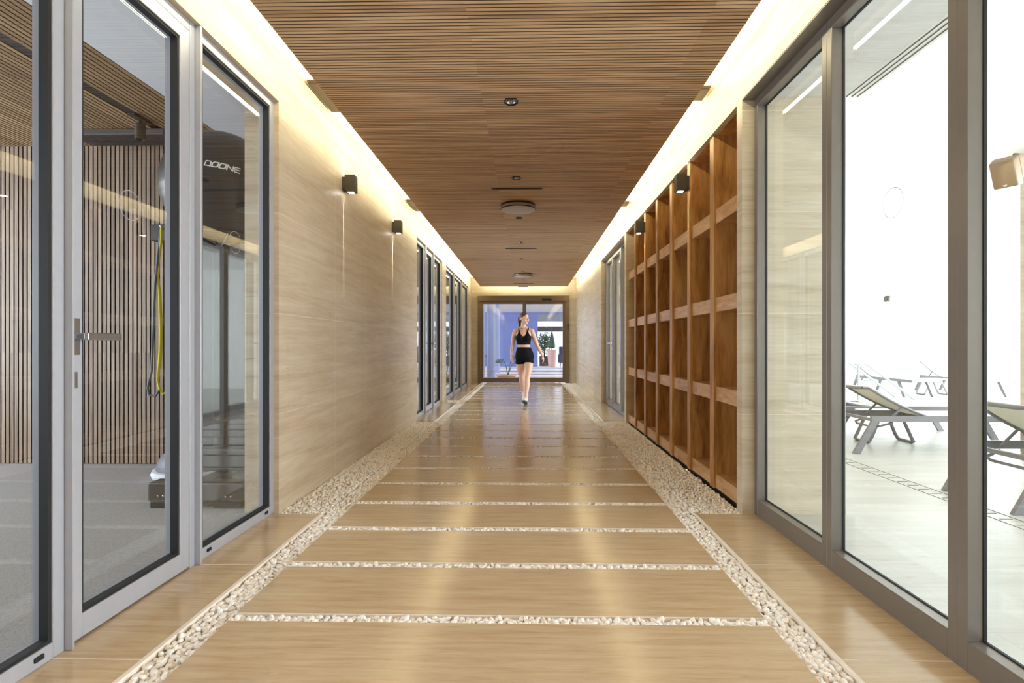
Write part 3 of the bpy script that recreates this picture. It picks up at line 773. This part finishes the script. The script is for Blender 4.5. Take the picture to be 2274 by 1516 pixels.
struct(MB().box(4.92, 5.4, 5.05, 5.5, 0, PZ).build('wall_pool_pier', M['wall_cross']), 'travertine pier in the pool room at the right picture edge', 'pillar')
# lamps on the far white wall
def pool_lamp(x, label):
    r = thing('pool_wall_lamp', label, 'wall lamp', (x, PY1, 2.10), 0, 'small wall lamps in the pool room')
    MB().box(-0.03, 0.03, -0.03, 0, 0.02, 0.13).build('mounting_plate', M['dark_metal'], r)
    MB().lathe([(0.055, 0), (0.058, 0.004), (0.058, 0.146), (0.055, 0.15)], (0, -0.085, 0), 24).build('housing', M['dark_metal'], r, True)
    MB().lathe([(0.04, -0.003), (0.04, 0.001)], (0, -0.085, 0), 20).build('lens', M['lens'], r)
pool_lamp(8.62, 'small dark wall lamp on the white pool wall, seen through the large pane')
pool_lamp(10.30, 'small dark wall lamp on the white pool wall, half behind the right window post')

# ---- loungers
M['lng_metal'] = plain('taupe_lounger_metal', sr(120,119,122), 0.5, 0.1)
M['lng_fab'] = plain('cream_sling_fabric', sr(222,220,204), 0.8, var=0.04, scale=300)
def make_lounger(label, loc, rz=0.0, back=27.0, W_=0.60, L=1.95):
    r = thing('sun_lounger', label, 'sun lounger', loc, rz, 'sun loungers in the pool room')
    pz = 0.345; px = 0.70; bl = 0.76; a = math.radians(back)
    top = (px-bl*math.cos(a), pz+bl*math.sin(a))
    for y in (0.0, W_-0.03):
        MB().box(0.09, L, y, y+0.03, 0.31, 0.37).bevel(0.004, 1).build('side_rail', M['lng_metal'], r)
        for (xa, xb) in ((0.13, -0.05), (L-0.40, L-0.22)):
            MB().prism([(xa-0.035, y, 0.312), (xa+0.035, y, 0.312), (xb+0.035, y, 0.0), (xb-0.035, y, 0.0)], (0, 0.03, 0)).build('leg', M['lng_metal'], r)
    for (xa, xb, za, zb) in ((0.10, 0.13, 0.315, 0.345), (L-0.035, L, 0.325, 0.36), (0.72, 0.75, 0.315, 0.345)):
        MB().box(xa, xb, 0.03, W_-0.03, za, zb).build('cross_bar', M['lng_metal'], r)
    MB().box(px, L-0.01, 0.028, W_-0.028, 0.352, 0.366).bevel(0.004, 1).build('seat_sling', M['lng_fab'], r)
    # backrest: curved sling between two side tubes
    n = 10; A = []; 
    for i in range(n+1):
        u = i/n; x = px+(top[0]-px)*u; z = pz+(top[1]-pz)*u
        sag = -0.03*math.sin(PI*u); roll = 0.0
        if u > 0.86: roll = -(u-0.86)**2*2.2
        A.append((x+sag*math.sin(a)*0.5, z+sag*math.cos(a)+roll))
    b = MB()
    for y in (0.035, W_-0.05): b.tube([(x, y+0.008, z) for x, z in A], 0.014, 8)
    b.tube([(A[-1][0], 0.043, A[-1][1]), (A[-1][0]-0.02, 0.10, A[-1][1]-0.005), (A[-1][0]-0.02, W_-0.10, A[-1][1]-0.005), (A[-1][0], W_-0.042, A[-1][1])], 0.014, 8)
    b.build('back_frame', M['lng_metal'], r, True)
    b = MB()
    for i in range(n):
        (x0, z0), (x1, z1) = A[i], A[i+1]
        b.prism([(x0, 0.05, z0+0.004), (x1, 0.05, z1+0.004), (x1, 0.05, z1+0.012), (x0, 0.05, z0+0.012)], (0, W_-0.10, 0))
    b.build('back_sling', M['lng_fab'], r)
    mx, mz = A[4]
    for y in (0.05, W_-0.06):
        MB().tube([(0.30, y, 0.335), (mx, y, mz-0.005)], 0.011, 8).build('support_strut', M['lng_metal'], r)
    MB().tube([(0.32, 0.03, 0.30), (0.20, 0.06, 0.26), (0.16, 0.14, 0.25), (0.16, W_-0.14, 0.25), (0.20, W_-0.06, 0.26), (0.32, W_-0.03, 0.30)], 0.011, 8).build('adjuster_bar', M['lng_metal'], r, True)
    return r
make_lounger('taupe framed sun lounger with raised back behind the large right pane, nearest whole one', (3.30, 5.40, 0), W_=0.50)
make_lounger('flat set sun lounger just behind the nearest whole lounger', (3.42, 6.26, 0), back=11)
make_lounger('sun lounger cut by the right picture edge, its back facing the glass', (3.14, 3.46, 0), back=29)
make_lounger('distant sun lounger with low back near the white pool wall', (7.72, 12.98, 0), -PI/2, back=24)
make_lounger('distant sun lounger with steep back, partly behind the right window post', (9.22, 13.0, 0), -PI/2, back=29)
def side_table(label, loc, rz=0):
    r = thing('side_table', label, 'side table', loc, rz, 'small white side tables between loungers')
    MB().box(-0.23, 0.23, -0.15, 0.15, 0.335, 0.352).bevel(0.006, 2).build('table_top', M['white'], r)
    for s in (-1, 1):
        x0, x1 = s*0.10, s*0.24
        MB().tube([(x0, -0.12, 0.335), (x0*0.2+x1*0.8, -0.13, 0.07), (x1, -0.125, 0.02), (x1, -0.10, 0.011), (x1, 0.10, 0.011), (x1, 0.125, 0.02), (x0*0.2+x1*0.8, 0.13, 0.07), (x0, 0.12, 0.335)], 0.014, 8, 1.4).build('leg', M['lng_metal'], r, True)
side_table('small side table with sled legs beneath the nearest whole lounger back', (3.95, 6.08, -0.002))
side_table('small side table with sled legs between the two distant loungers', (8.76, 11.9, -0.002))
b = MB()
def arc_pts(): 
    p = [(0, 0), (0, 0.62), (0.01, 0.68), (0.05, 0.715), (0.09, 0.72), (0.16, 0.70)]
    return [(x, 0, z) for x, z in p]+[(1.10, 0, 0.0)]
M['rail_grey'] = plain('pale_grey_rail', sr(168,178,176), 0.35, 0.2)
hr = thing('pool_handrail', 'pale grey curved pool handrail behind the loungers', 'handrail', (6.45, 10.68, 0))
MB().tube(arc_pts(), 0.024, 10).build('rail_tube', M['rail_grey'], hr, True)
MB().tube([(x, 0.55, z) for x, _, z in arc_pts()], 0.024, 10).build('rail_tube', M['rail_grey'], hr, True)
# ---- speaker on a wall bracket at the pier
sx, sy, sz = 4.22, 4.80, 2.60
M['spk'] = plain('tan_speaker_shell', sr(140,116,92), 0.5)
r = thing('wall_speaker', 'tan tilted loudspeaker hung beside the travertine pier at the right edge', 'speaker', (sx, sy, sz))
def spk_ring(y0, w0, h0, y1, w1, h1):
    return [Vector((-w0, y0, -h0)), Vector((w0, y0, -h0)), Vector((w0, y0, h0)), Vector((-w0, y0, h0))], [Vector((-w1, y1, -h1)), Vector((w1, y1, -h1)), Vector((w1, y1, h1)), Vector((-w1, y1, h1))]
R_ = Matrix.Rotation(math.radians(-62), 4, 'Z') @ Matrix.Rotation(math.radians(24), 4, 'X')
def frust(y0, w0, h0, y1, w1, h1):
    a, c = spk_ring(y0, w0, h0, y1, w1, h1); b = MB(); va = [b.bm.verts.new(R_ @ p) for p in a]; vc = [b.bm.verts.new(R_ @ p) for p in c]
    b.bm.faces.new(va); b.bm.faces.new(vc)
    for i in range(4): b.bm.faces.new((va[i], va[(i+1) % 4], vc[(i+1) % 4], vc[i]))
    return b
frust(-0.17, 0.085, 0.115, -0.07, 0.095, 0.13).bevel(0.015, 3).build('grille', M['spk'], r, True)
frust(-0.07, 0.095, 0.13, 0.13, 0.06, 0.09).bevel(0.012, 3).build('cabinet', M['spk'], r, True)
b = MB(); 
for p, q in (((-0.014, -0.09), (0.0, -0.10)), ((0.014, -0.09), (0.0, -0.10)), ((-0.014, -0.09), (0.014, -0.09))):
    b.bar(R_ @ Vector((p[0], -0.172, p[1])), R_ @ Vector((q[0], -0.172, q[1])), 0.004, 0.004)
b.build('logo', M['white'], r)
MB().tube([(0.06, 0.05, 0.08), (0.20, 0.20, 0.20), (0.72, 0.30, 0.20)], 0.014, 8).build('bracket', M['black'], r)

# ================================================================== PATIO BEYOND THE SLIDING DOOR
M['patio_floor'] = travertine('patio_floor_stone', sr(148,116,108), sr(164,134,124), sr(180,152,142), (0.8, 6, 6), 0.35)
M['patio_band'] = plain('white_floor_band', sr(240,240,238), 0.5, var=0.02)
M['purple'] = plain('lilac_wall_paint', sr(128,142,196), 0.8, var=0.02)
M['bluecol'] = plain('pale_blue_column', sr(170,180,212), 0.7, var=0.03)
M['patio_ceil'] = plain('patio_slat', sr(196,190,186), 0.7)
PO = 42.0
struct(MB().box(-7, 7, YE+0.9, PO, -0.12, -0.004).build('floor_patio', M['patio_floor']), 'brownish stone floor of the patio beyond the sliding door', 'floor')
b = MB()
for y, y1 in ((18.2, 19.3), (20.2, 21.4), (22.9, 24.0)): b.box(-4, 5, y, y1, -0.005, 0.002)
struct(b.build('floor_patio_band', M['patio_band']), 'white bands across the patio floor', 'floor')
struct(MB().box(-2.3, 0.50, 27.0, 27.3, -0.01, 2.75).build('wall_patio', M['purple']), 'lilac blue wall closing the patio beyond the sliding door', 'wall')
pc = struct(empty('ceiling_patio'), 'pale slatted ceiling over the patio', 'ceiling')
b = MB(); y = 16.2
while y < 27: b.box(-7, 7, y, y+0.10, 2.70, 2.76); y += 0.16
b.build('slat', M['patio_ceil'], pc)
b = MB(); 
for x in np.arange(-6, 6.1, 0.6): b.box(x, x+0.05, 16.2, 27, 2.76, 2.80)
b.build('batten', M['patio_ceil'], pc)
struct(MB().box(0.50, 4.5, 27.0, 27.3, 1.75, 2.0).build('trim_11', plain('dark_patio_beam', sr(70, 70, 74), 0.6)), 'dark beam over the opening right of the lilac wall', 'beam')
struct(MB().box(0.50, 4.5, 27.0, 27.3, 2.26, 2.60).build('trim_12', plain('grey_beam', sr(150,154,160), 0.7)), 'upper grey beam right of the lilac wall', 'beam')
struct(MB().box(0.50, 4.5, 27.0, 27.3, 2.60, 2.9).build('trim_15', M['purple']), 'lilac strip under the patio ceiling right of the lilac wall', 'beam')
struct(MB().box(-1, 8, 38.0, 38.2, -0.01, 5).build('wall_patio_far', M['white']), 'bright white wall far beyond the patio opening', 'wall')
def column(x, y, r_, label):
    b = MB(); n = 40; rings = []
    for z in (0, 2.70):
        rings.append([b.bm.verts.new((x+(r_*(1-0.06*(i % 2)))*math.cos(2*PI*i/n), y+(r_*(1-0.06*(i % 2)))*math.sin(2*PI*i/n), z)) for i in range(n)])
    for i in range(n): b.bm.faces.new((rings[0][i], rings[0][(i+1) % n], rings[1][(i+1) % n], rings[1][i]))
    b.bm.faces.new(rings[1]); b.bm.faces.new(list(reversed(rings[0])))
    struct(b.build('pillar_patio', M['bluecol']), label, 'pillar')
struct(MB().box(-4, 5, 24.5, 27, -0.005, 0.002).build('floor_patio_strip', plain('pale_grey_paving', sr(206,210,216), 0.6)), 'pale grey paving strip before the lilac wall', 'floor')
column(-1.16, 17.0, 0.135, 'pale blue fluted column just outside the sliding door')
column(-1.17, 20.6, 0.11, 'second pale blue column behind the first outside the door')
struct(MB().box(-1.75, -1.31, 16.2, 16.4, 0, 2.7).build('wall_patio_side', M['bluecol']), 'pale wall edge at the left of the sliding door opening', 'wall')
# potted plants
M['pot'] = plain('peach_pot', sr(242,192,172), 0.6); M['soil'] = plain('potting_soil', sr(60,46,36), 0.95)
M['leaf'] = plain('dark_green_leaf', sr(44,84,58), 0.45, var=0.25, scale=12); M['leaf2'] = plain('blue_green_leaf', sr(52,96,84), 0.4, var=0.2, scale=10)
M['stem'] = plain('green_stem', sr(88,112,80), 0.6)
def topiary(x, y, label):
    r = thing('potted_topiary', label, 'potted plant', (x, y, 0), 0, 'potted topiary cones on the patio')
    MB().lathe([(0.165, 0), (0.17, 0.01), (0.225, 0.80), (0.24, 0.81), (0.24, 0.85), (0.215, 0.85), (0.21, 0.80)], n=32).build('pot', M['pot'], r, True)
    MB().lathe([(0.205, 0.79), (0.2, 0.81), (0.01, 0.815)], n=24).build('soil', M['soil'], r)
    MB().tube([(0, 0, 0.80), (0, 0, 1.0)], 0.02, 8).build('stem', M['stem'], r)
    R = random.Random(int(x*100)); b = MB()
    b.lathe([(0.12, 0.92), (0.165, 0.98), (0.15, 1.15), (0.10, 1.40), (0.05, 1.62), (0.01, 1.72)], n=20)
    for k in range(420):
        z = R.uniform(0.9, 1.74); rad = 0.02+0.17*max(0, (1.74-z)/0.84)**0.9; a = R.uniform(0, 2*PI)
        c = Vector((rad*math.cos(a), rad*math.sin(a), z)); out = Vector((math.cos(a), math.sin(a), R.uniform(.2, .9))).normalized(); sd_ = Vector((-math.sin(a), math.cos(a), R.uniform(-.4, .4)))*0.014
        b.poly([c-sd_, c+out*0.03+Vector((0,0,-.004)), c+sd_, c+out*0.055])
    b.build('foliage', M['leaf'], r)
topiary(1.17, 26.3, 'cone topiary in tall peach pot seen through the sliding door')
def leaf_mesh(b, base, tip, w, up):
    base, tip = Vector(base), Vector(tip); d = tip-base; side = d.cross(Vector(up)).normalized(); n = 10
    pts = []
    for i in range(n+1):
        u = i/n; prof = math.sin(PI*min(1, u*0.92+0.08))**0.7*(1 if i % 2 == 0 else 0.62)
        pts.append((base+d*u+Vector((0, 0, -0.10*w*(2*u-1)**2)), prof*w))
    for i in range(n):
        (p, a), (q, c) = pts[i], pts[i+1]
        for s in (-1, 1):
            b.poly([p, q, q+side*s*c+Vector((0, 0, -c*.25)), p+side*s*a+Vector((0, 0, -a*.25))])
def potted_leafy(name, label, loc, leaves, bowl):
    r = thing(name, label, 'potted plant', loc)
    if bowl == 'bowl':
        MB().lathe([(0.26, 0), (0.33, 0.07), (0.345, 0.085), (0.345, 0.11), (0.32, 0.11), (0.30, 0.08)], n=36).build('pot', M['pot'], r, True)
        MB().lathe([(0.30, 0.07), (0.29, 0.088), (0.01, 0.09)], n=24).build('soil', M['soil'], r)
    else:
        MB().lathe([(0.14, 0), (0.17, 0.28), (0.18, 0.30), (0.15, 0.30)], n=28).build('pot', M['pot'], r, True)
        MB().lathe([(0.15, 0.26), (0.14, 0.28), (0.01, 0.285)], n=20).build('soil', M['soil'], r)
    for (bx, by, tx, ty, tz, L, w, ang) in leaves:
        MB().tube([(bx, by, 0.08), (bx+(tx-bx)*.35, by+(ty-by)*.35, tz*.6), (tx, ty, tz)], [0.016, 0.012, 0.008], 6).build('stem', M['stem'], r, True)
        b = MB(); d = Vector((math.cos(ang), -0.35, -0.35))*L
        leaf_mesh(b, (tx, ty, tz), Vector((tx, ty, tz))+d, w, (0, -0.6, 1)); b.build('leaf', M['leaf2'], r)
potted_leafy('potted_philodendron', 'lobed philodendron in wide peach bowl just outside the sliding door', (-0.70, 17.6, 0),
             [(0.05, 0, -0.10, -.05, 0.62, 0.26, 0.15, 2.9), (0.06, 0, 0.22, .05, 0.72, 0.28, 0.16, 0.4), (0.05, 0, 0.34, -.04, 0.60, 0.26, 0.15, -0.2)], 'bowl')
potted_leafy('potted_philodendron', 'philodendron leaves showing between the pale blue columns', (-1.62, 19.0, 0),
             [(0, 0, 0.22, -.05, 0.66, 0.25, 0.15, 0.3), (0, 0, 0.14, .05, 0.74, 0.24, 0.14, 0.8), (0, 0, 0.26, .02, 0.56, 0.24, 0.14, -0.4)], 'pot')
r = thing('ornamental_tree', 'round leafy tree in dark planter left of the topiary beyond the door', 'tree', (0.86, 28.2, 0))
MB().box(-0.25, 0.25, -0.25, 0.25, 0, 0.5).bevel(0.01, 1).build('planter', M['dark_metal'], r)
MB().tube([(0, 0, 0.45), (0.03, 0, 0.9), (-0.02, 0, 1.3)], [0.04, 0.03, 0.02], 8).build('trunk', M['soil'], r, True)
R = random.Random(5); b = MB()
for k in range(900):
    v = Vector((R.gauss(0, 1), R.gauss(0, 1), R.gauss(0, 1))).normalized()*R.uniform(0.45, 1.0); c = Vector((v.x*.42, v.y*.42, 1.2+v.z*.62)); s_ = Vector((R.gauss(0, 1), R.gauss(0, 1), R.gauss(0, 1))).normalized()
    q = s_.cross(v).normalized(); L = R.uniform(.06, .12)
    b.poly([c, c+q*L*.35+s_*L*.5, c+s_*L, c-q*L*.35+s_*L*.5])
b.build('foliage', M['leaf'], r)
M['navy'] = plain('navy_fabric', sr(46,56,84), 0.8)
r = thing('armchair', 'dark blue armchair at the right edge of the sliding door view', 'chair', (1.86, 25.2, 0), 0.3)
MB().box(-0.32, 0.32, -0.30, 0.30, 0.25, 0.45).bevel(0.04, 3).build('seat', M['navy'], r, True)
MB().box(-0.32, 0.32, 0.22, 0.34, 0.40, 1.0).bevel(0.04, 3).build('backrest', M['navy'], r, True)
for s in (-1, 1): MB().box(s*0.32-0.05, s*0.32+0.05, -0.30, 0.30, 0.25, 0.64).bevel(0.03, 3).build('armrest', M['navy'], r, True)
for sx_ in (-.26, .26):
    for sy_ in (-.24, .24): MB().tube([(sx_, sy_, 0.26), (sx_*1.08, sy_*1.08, 0.0)], [0.02, 0.012], 8).build('leg', M['black'], r)

# ================================================================== WOMAN WALKING
M['skin'] = plain('skin', sr(238,198,180), 0.5, var=0.03, scale=14); M['hair'] = plain('brown_hair', sr(92,64,44), 0.45, var=0.25, scale=60)
M['sport'] = plain('black_sportswear', sr(15,18,27), 0.75, spec=0.2, var=0.05); M['shoe'] = plain('white_shoe', sr(232,234,238), 0.6); M['sole'] = plain('grey_sole', sr(112,118,126), 0.7)
M['lip'] = plain('lips', sr(176,84,84), 0.45); M['eye'] = plain('eye_white', sr(232,228,224), 0.3); M['iris'] = plain('dark_iris', sr(48,34,26), 0.3); M['gold'] = plain('gold_chain', sr(206,160,90), 0.3, 0.8)
pr = thing('person', 'woman in black sports top and shorts walking towards the viewer, head turned aside', 'person', (-0.075, 10.0, 0))
def organic(mb, name, mat, voxel=0.006, smooth_it=6, parent=pr, cutters=()):
    o = mb.build('tmp', None); cut = [c.build('cut', None) for c in cutters]
    m = o.modifiers.new('r', 'REMESH'); m.mode = 'VOXEL'; m.voxel_size = voxel; m.use_smooth_shade = True
    m = o.modifiers.new('s', 'SMOOTH'); m.factor = 0.5; m.iterations = smooth_it
    for c in cut:
        m = o.modifiers.new('b', 'BOOLEAN'); m.operation = 'DIFFERENCE'; m.solver = 'EXACT'; m.object = c
    dg = bpy.context.evaluated_depsgraph_get(); me = bpy.data.meshes.new_from_object(o.evaluated_get(dg)); me.name = name
    old = o.data; bpy.data.objects.remove(o); bpy.data.meshes.remove(old)
    for c in cut: bpy.data.objects.remove(c)
    for p in me.polygons: p.use_smooth = True
    me.materials.clear(); me.materials.append(mat)
    n = bpy.data.objects.new(name, me); COL.objects.link(n); n.parent = parent; return n
TOR = [(0.790, .018, .010, .160, .098), (0.860, .016, .012, .169, .112), (0.930, .014, .008, .156, .106), (1.000, .006, .0, .131, .090), (1.050, 0, -.004, .117, .080),
       (1.120, -.003, -.004, .123, .085), (1.200, -.004, -.004, .139, .092), (1.270, -.004, 0, .148, .088), (1.325, -.004, .004, .150, .070), (1.362, -.004, .006, .100, .056), (1.392, -.006, .004, .056, .050)]
def torso(mb, z0, z1, off):
    import bisect
    zs = [t[0] for t in TOR]
    def at(z):
        i = max(1, min(len(zs)-1, bisect.bisect(zs, z))); a, c = TOR[i-1], TOR[i]; u = (z-a[0])/(c[0]-a[0])
        return [a[k]+(c[k]-a[k])*u for k in range(5)]
    lv = sorted(set([z0, z1]+[z for z in zs if z0 < z < z1]))
    mb.loft([((at(z)[1], at(z)[2], z), at(z)[3]+off, at(z)[4]+off, (1,0,0), (0,1,0)) for z in lv], 28)
def bust(mb, off):
    for s_ in (-1, 1): mb.ball((s_*.066-.004, -.062, 1.195), .064+off, .056+off, .062+off, 18, 12)
LEG = {'L': [((.088, .0, .87), .070), ((.095, -.035, .74), .086), ((.085, -.075, .62), .071), ((.066, -.125, .49), .054), ((.062, -.140, .45), .050), ((.058, -.185, .36), .055), ((.050, -.225, .25), .043), ((.042, -.262, .14), .032), ((.038, -.275, .085), .033)],
       'R': [((-.058, .0, .87), .070), ((-.064, .035, .74), .086), ((-.056, .055, .62), .071), ((-.040, .075, .50), .054), ((-.036, .085, .46), .050), ((-.030, .165, .38), .055), ((-.020, .245, .28), .043), ((-.010, .315, .19), .032), ((-.006, .340, .145), .033)]}
def leg(mb, k, off, zmin):
    P = [(p, r) for p, r in LEG[k]]; pts = [p for p, r in P if p[2] >= zmin]; rs = [r+off for p, r in P if p[2] >= zmin]
    if zmin > 0.2:
        i = len(pts); (a, ra), (c, rc) = P[i-1], P[i]; u = (a[2]-zmin)/(a[2]-c[2])
        pts.append(tuple(a[j]+(c[j]-a[j])*u for j in range(3))); rs.append(ra+(rc-ra)*u+off)
    mb.tube(pts, rs, 20)
ARM = {'R': [((-.150, .005, 1.325), .050), ((-.172, .012, 1.27), .047), ((-.190, .028, 1.18), .042), ((-.204, .045, 1.085), .035), ((-.212, .030, 1.02), .036), ((-.222, .0, .94), .029), ((-.228, -.020, .885), .022)],
       'L': [((.145, .005, 1.325), .050), ((.170, .008, 1.27), .047), ((.208, .022, 1.17), .042), ((.246, .040, 1.075), .035), ((.275, .040, 1.01), .036), ((.318, .030, .93), .028), ((.342, .022, .885), .022)]}
body = MB(); torso(body, .79, 1.392, 0); bust(body, 0)
body.tube([(-.006, .006, 1.36), (-.004, .004, 1.41), (.0, .0, 1.46), (.006, -.004, 1.52)], [.056, .047, .046, .05], 18)
for s_ in (-1, 1): body.tube([(s_*.03, .0, 1.385), (s_*.10, .006, 1.350), (s_*.143, .006, 1.326)], [.042, .040, .048], 14)
for s_ in (-1, 1): body.ball((s_*.150, .006, 1.322), .050, .050, .054, 18, 12)
for k in 'LR': leg(body, k, 0, 0); body.tube([p for p, r in ARM[k]], [r for p, r in ARM[k]], 16)
# head, turned about 45 degrees to her left
hc = Vector((.010, -.012, 1.558)); fa = math.radians(44); fd = Vector((math.sin(fa), -math.cos(fa), 0)); sv = Vector((math.cos(fa), math.sin(fa), 0))
RM = Matrix((sv, -fd, Vector((0, 0, 1)))).transposed().to_4x4()
def fp(f, s_, z): return hc + fd*f + sv*s_ + Vector((0, 0, z))
body.ball(hc+Vector((0, 0, .018)), .071, .090, .094, 24, 16, RM)
body.ball(fp(.026, 0, -.040), .056, .060, .066, 20, 14, RM)
body.ball(fp(.060, 0, -.088), .024, .022, .020, 14, 10, RM)
body.tube([fp(.086, 0, .016), fp(.098, 0, -.012), fp(.105, 0, -.026), fp(.088, 0, -.034)], [.007, .008, .0095, .007], 8)
for s_ in (-1, 1):
    body.ball(fp(-.004, s_*.072, -.008), .010, .020, .030, 12, 8, RM); body.ball(fp(.062, s_*.036, -.028), .026, .022, .024, 12, 8, RM)
# hands: palm, four unequal curled fingers and a thumb each
def hand(mb, wrist, down, inward, fwd):
    w = Vector(wrist); d = Vector(down).normalized(); f = Vector(fwd); f = (f-d*f.dot(d)).normalized(); n = d.cross(f).normalized()
    if n.dot(Vector(inward)) < 0: n = -n
    Mh = Matrix((f, n, d)).transposed().to_4x4()
    mb.ball(w+d*.046, .038, .017, .052, 16, 12, Mh); mb.ball(w+d*.01, .024, .018, .03, 12, 8, Mh)
    for i, (o_, L) in enumerate(((-.031, .058), (-.0105, .073), (.0105, .079), (.031, .070))):
        b0 = w+d*.078+f*o_; cu = (1.25, 1.1, .95, .7)[i]; k1 = b0+d*L*.42+n*L*.12*cu; k2 = k1+d*L*.30+n*L*.26*cu; k3 = k2+d*L*.12+n*L*.28*cu
        mb.tube([w+d*.055+f*o_*.9, b0, k1, k2, k3], [.0085, .0078, .0072, .0068, .006], 10)
    t0 = w+d*.030+f*.030; mb.tube([w+d*.02+f*.012, t0, t0+d*.028+f*.020+n*.010, t0+d*.055+f*.022+n*.020], [.012, .0115, .010, .0078], 10)
hand(body, ARM['R'][-1][0], (-.02, -.10, -1), (1, 0, 0), (0.35, -1, 0)); hand(body, ARM['L'][-1][0], (.34, -.05, -1), (-1, 0, 0), (-.2, -1, 0))
organic(body, 'body', M['skin'], 0.0042, 4)
top = MB(); torso(top, 1.078, 1.335, .007); bust(top, .008)
cuts = [MB().ball((-.004, 0, 1.350), .066, .4, .122, 32, 20)]+[MB().ball((s_*.210-.004, 0, 1.335), .121, .4, .125, 32, 20) for s_ in (-1, 1)]
organic(top, 'sports_top', M['sport'], 0.006, 3, pr, cuts)
for s_ in (-1, 1):
    MB().tube([(s_*.074-.004, -.055, 1.245), (s_*.075-.004, -.072, 1.29), (s_*.079-.004, -.068, 1.332), (s_*.090, -.046, 1.362), (s_*.090, -.010, 1.392), (s_*.088, .030, 1.380), (s_*.07, .072, 1.33), (s_*.05, .094, 1.22)], [.006, .013, .0105, .009, .008, .008, .008, .010], 12).build('shoulder_strap', M['sport'], pr, True)
sh = MB(); torso(sh, .79, 1.032, .007); leg(sh, 'L', .007, .728); leg(sh, 'R', .007, .728); organic(sh, 'shorts', M['sport'], 0.006, 14)
hairb = MB(); hairb.ball(fp(-.009, 0, .044), .0765, .089, .076, 24, 16, RM); hairb.ball(fp(-.046, 0, .0), .070, .058, .085, 18, 12, RM)
hairb.ball(fp(-.108, 0, .035), .026, .026, .028, 14, 10)
organic(hairb, 'hair', M['hair'], 0.006, 3)
pt = MB(); pt.tube([fp(-.100, 0, .045), fp(-.138, 0, .02), fp(-.140, .004, -.05), fp(-.125, .006, -.13), fp(-.115, .004, -.185)], [.020, .027, .031, .024, .006], 14); pt.build('ponytail', M['hair'], pr, True)
for s_ in (-1, 1):
    e = MB().ball(fp(.077, s_*.030, .006), .013, .008, .0065, 14, 10, RM).build('eye', M['eye'], pr, True); MB().ball(fp(.083, s_*.030, .006), .006, .004, .006, 10, 8, RM).build('iris', M['iris'], e, True)
    MB().tube([fp(.083, s_*.014, .024), fp(.083, s_*.030, .030), fp(.074, s_*.046, .025)], [.0028, .0034, .002], 8).build('eyebrow', M['hair'], pr, True)
l_ = MB(); l_.ball(fp(.084, 0, -.055), .022, .008, .0055, 14, 8, RM); l_.ball(fp(.083, 0, -.064), .019, .009, .0065, 14, 8, RM); l_.build('lips', M['lip'], pr, True)
nk = MB(); nk.tube([(.062*math.cos(a)-.004, -.004+.060*math.sin(a), 1.392-.020*max(0, -math.sin(a))) for a in np.linspace(0, 2*PI, 33)], .0028, 6, 1, False); nk.build('necklace', M['gold'], pr, True)
def shoe(loc, pitch, yaw):
    Ms = Matrix.Translation(loc) @ Matrix.Rotation(yaw, 4, 'Z') @ Matrix.Rotation(pitch, 4, 'X')      # foot points to local -y, heel at origin on the ground
    sec = [(.012, .024, .062), (-.02, .036, .088), (-.07, .037, .092), (-.11, .038, .080), (-.155, .043, .062), (-.20, .043, .050), (-.235, .030, .038), (-.252, .012, .026)]
    b = MB(); b.loft([(Ms @ Vector((0, y, .016+h*.5)), w, h*.5, Ms.to_3x3() @ Vector((1, 0, 0)), Ms.to_3x3() @ Vector((0, 0, 1))) for y, w, h in sec], 18)
    b.loft([(Ms @ Vector((0, -.030, z)), r, r*1.25, Ms.to_3x3() @ Vector((1, 0, 0)), Ms.to_3x3() @ Vector((0, 1, 0))) for z, r in ((.06, .036), (.105, .038), (.118, .036))], 18)
    s_ = organic(b, 'shoe', M['shoe'], 0.005, 3)
    o = [(.014, .022), (-.02, .038), (-.09, .036), (-.16, .046), (-.21, .045), (-.245, .030), (-.262, .008)]
    pts = [(w, y) for y, w in o]+[(-w, y) for y, w in reversed(o)]
    b = MB(); b.prism([Ms @ Vector((x, y, 0.0)) for x, y in pts], Ms.to_3x3() @ Vector((0, 0, .024))); b.bevel(.003, 1).build('sole', M['sole'], s_)
shoe((.038, -.245, .004), math.radians(-17), math.radians(-6))
shoe((-.004, .375, .095), math.radians(24), math.radians(3))
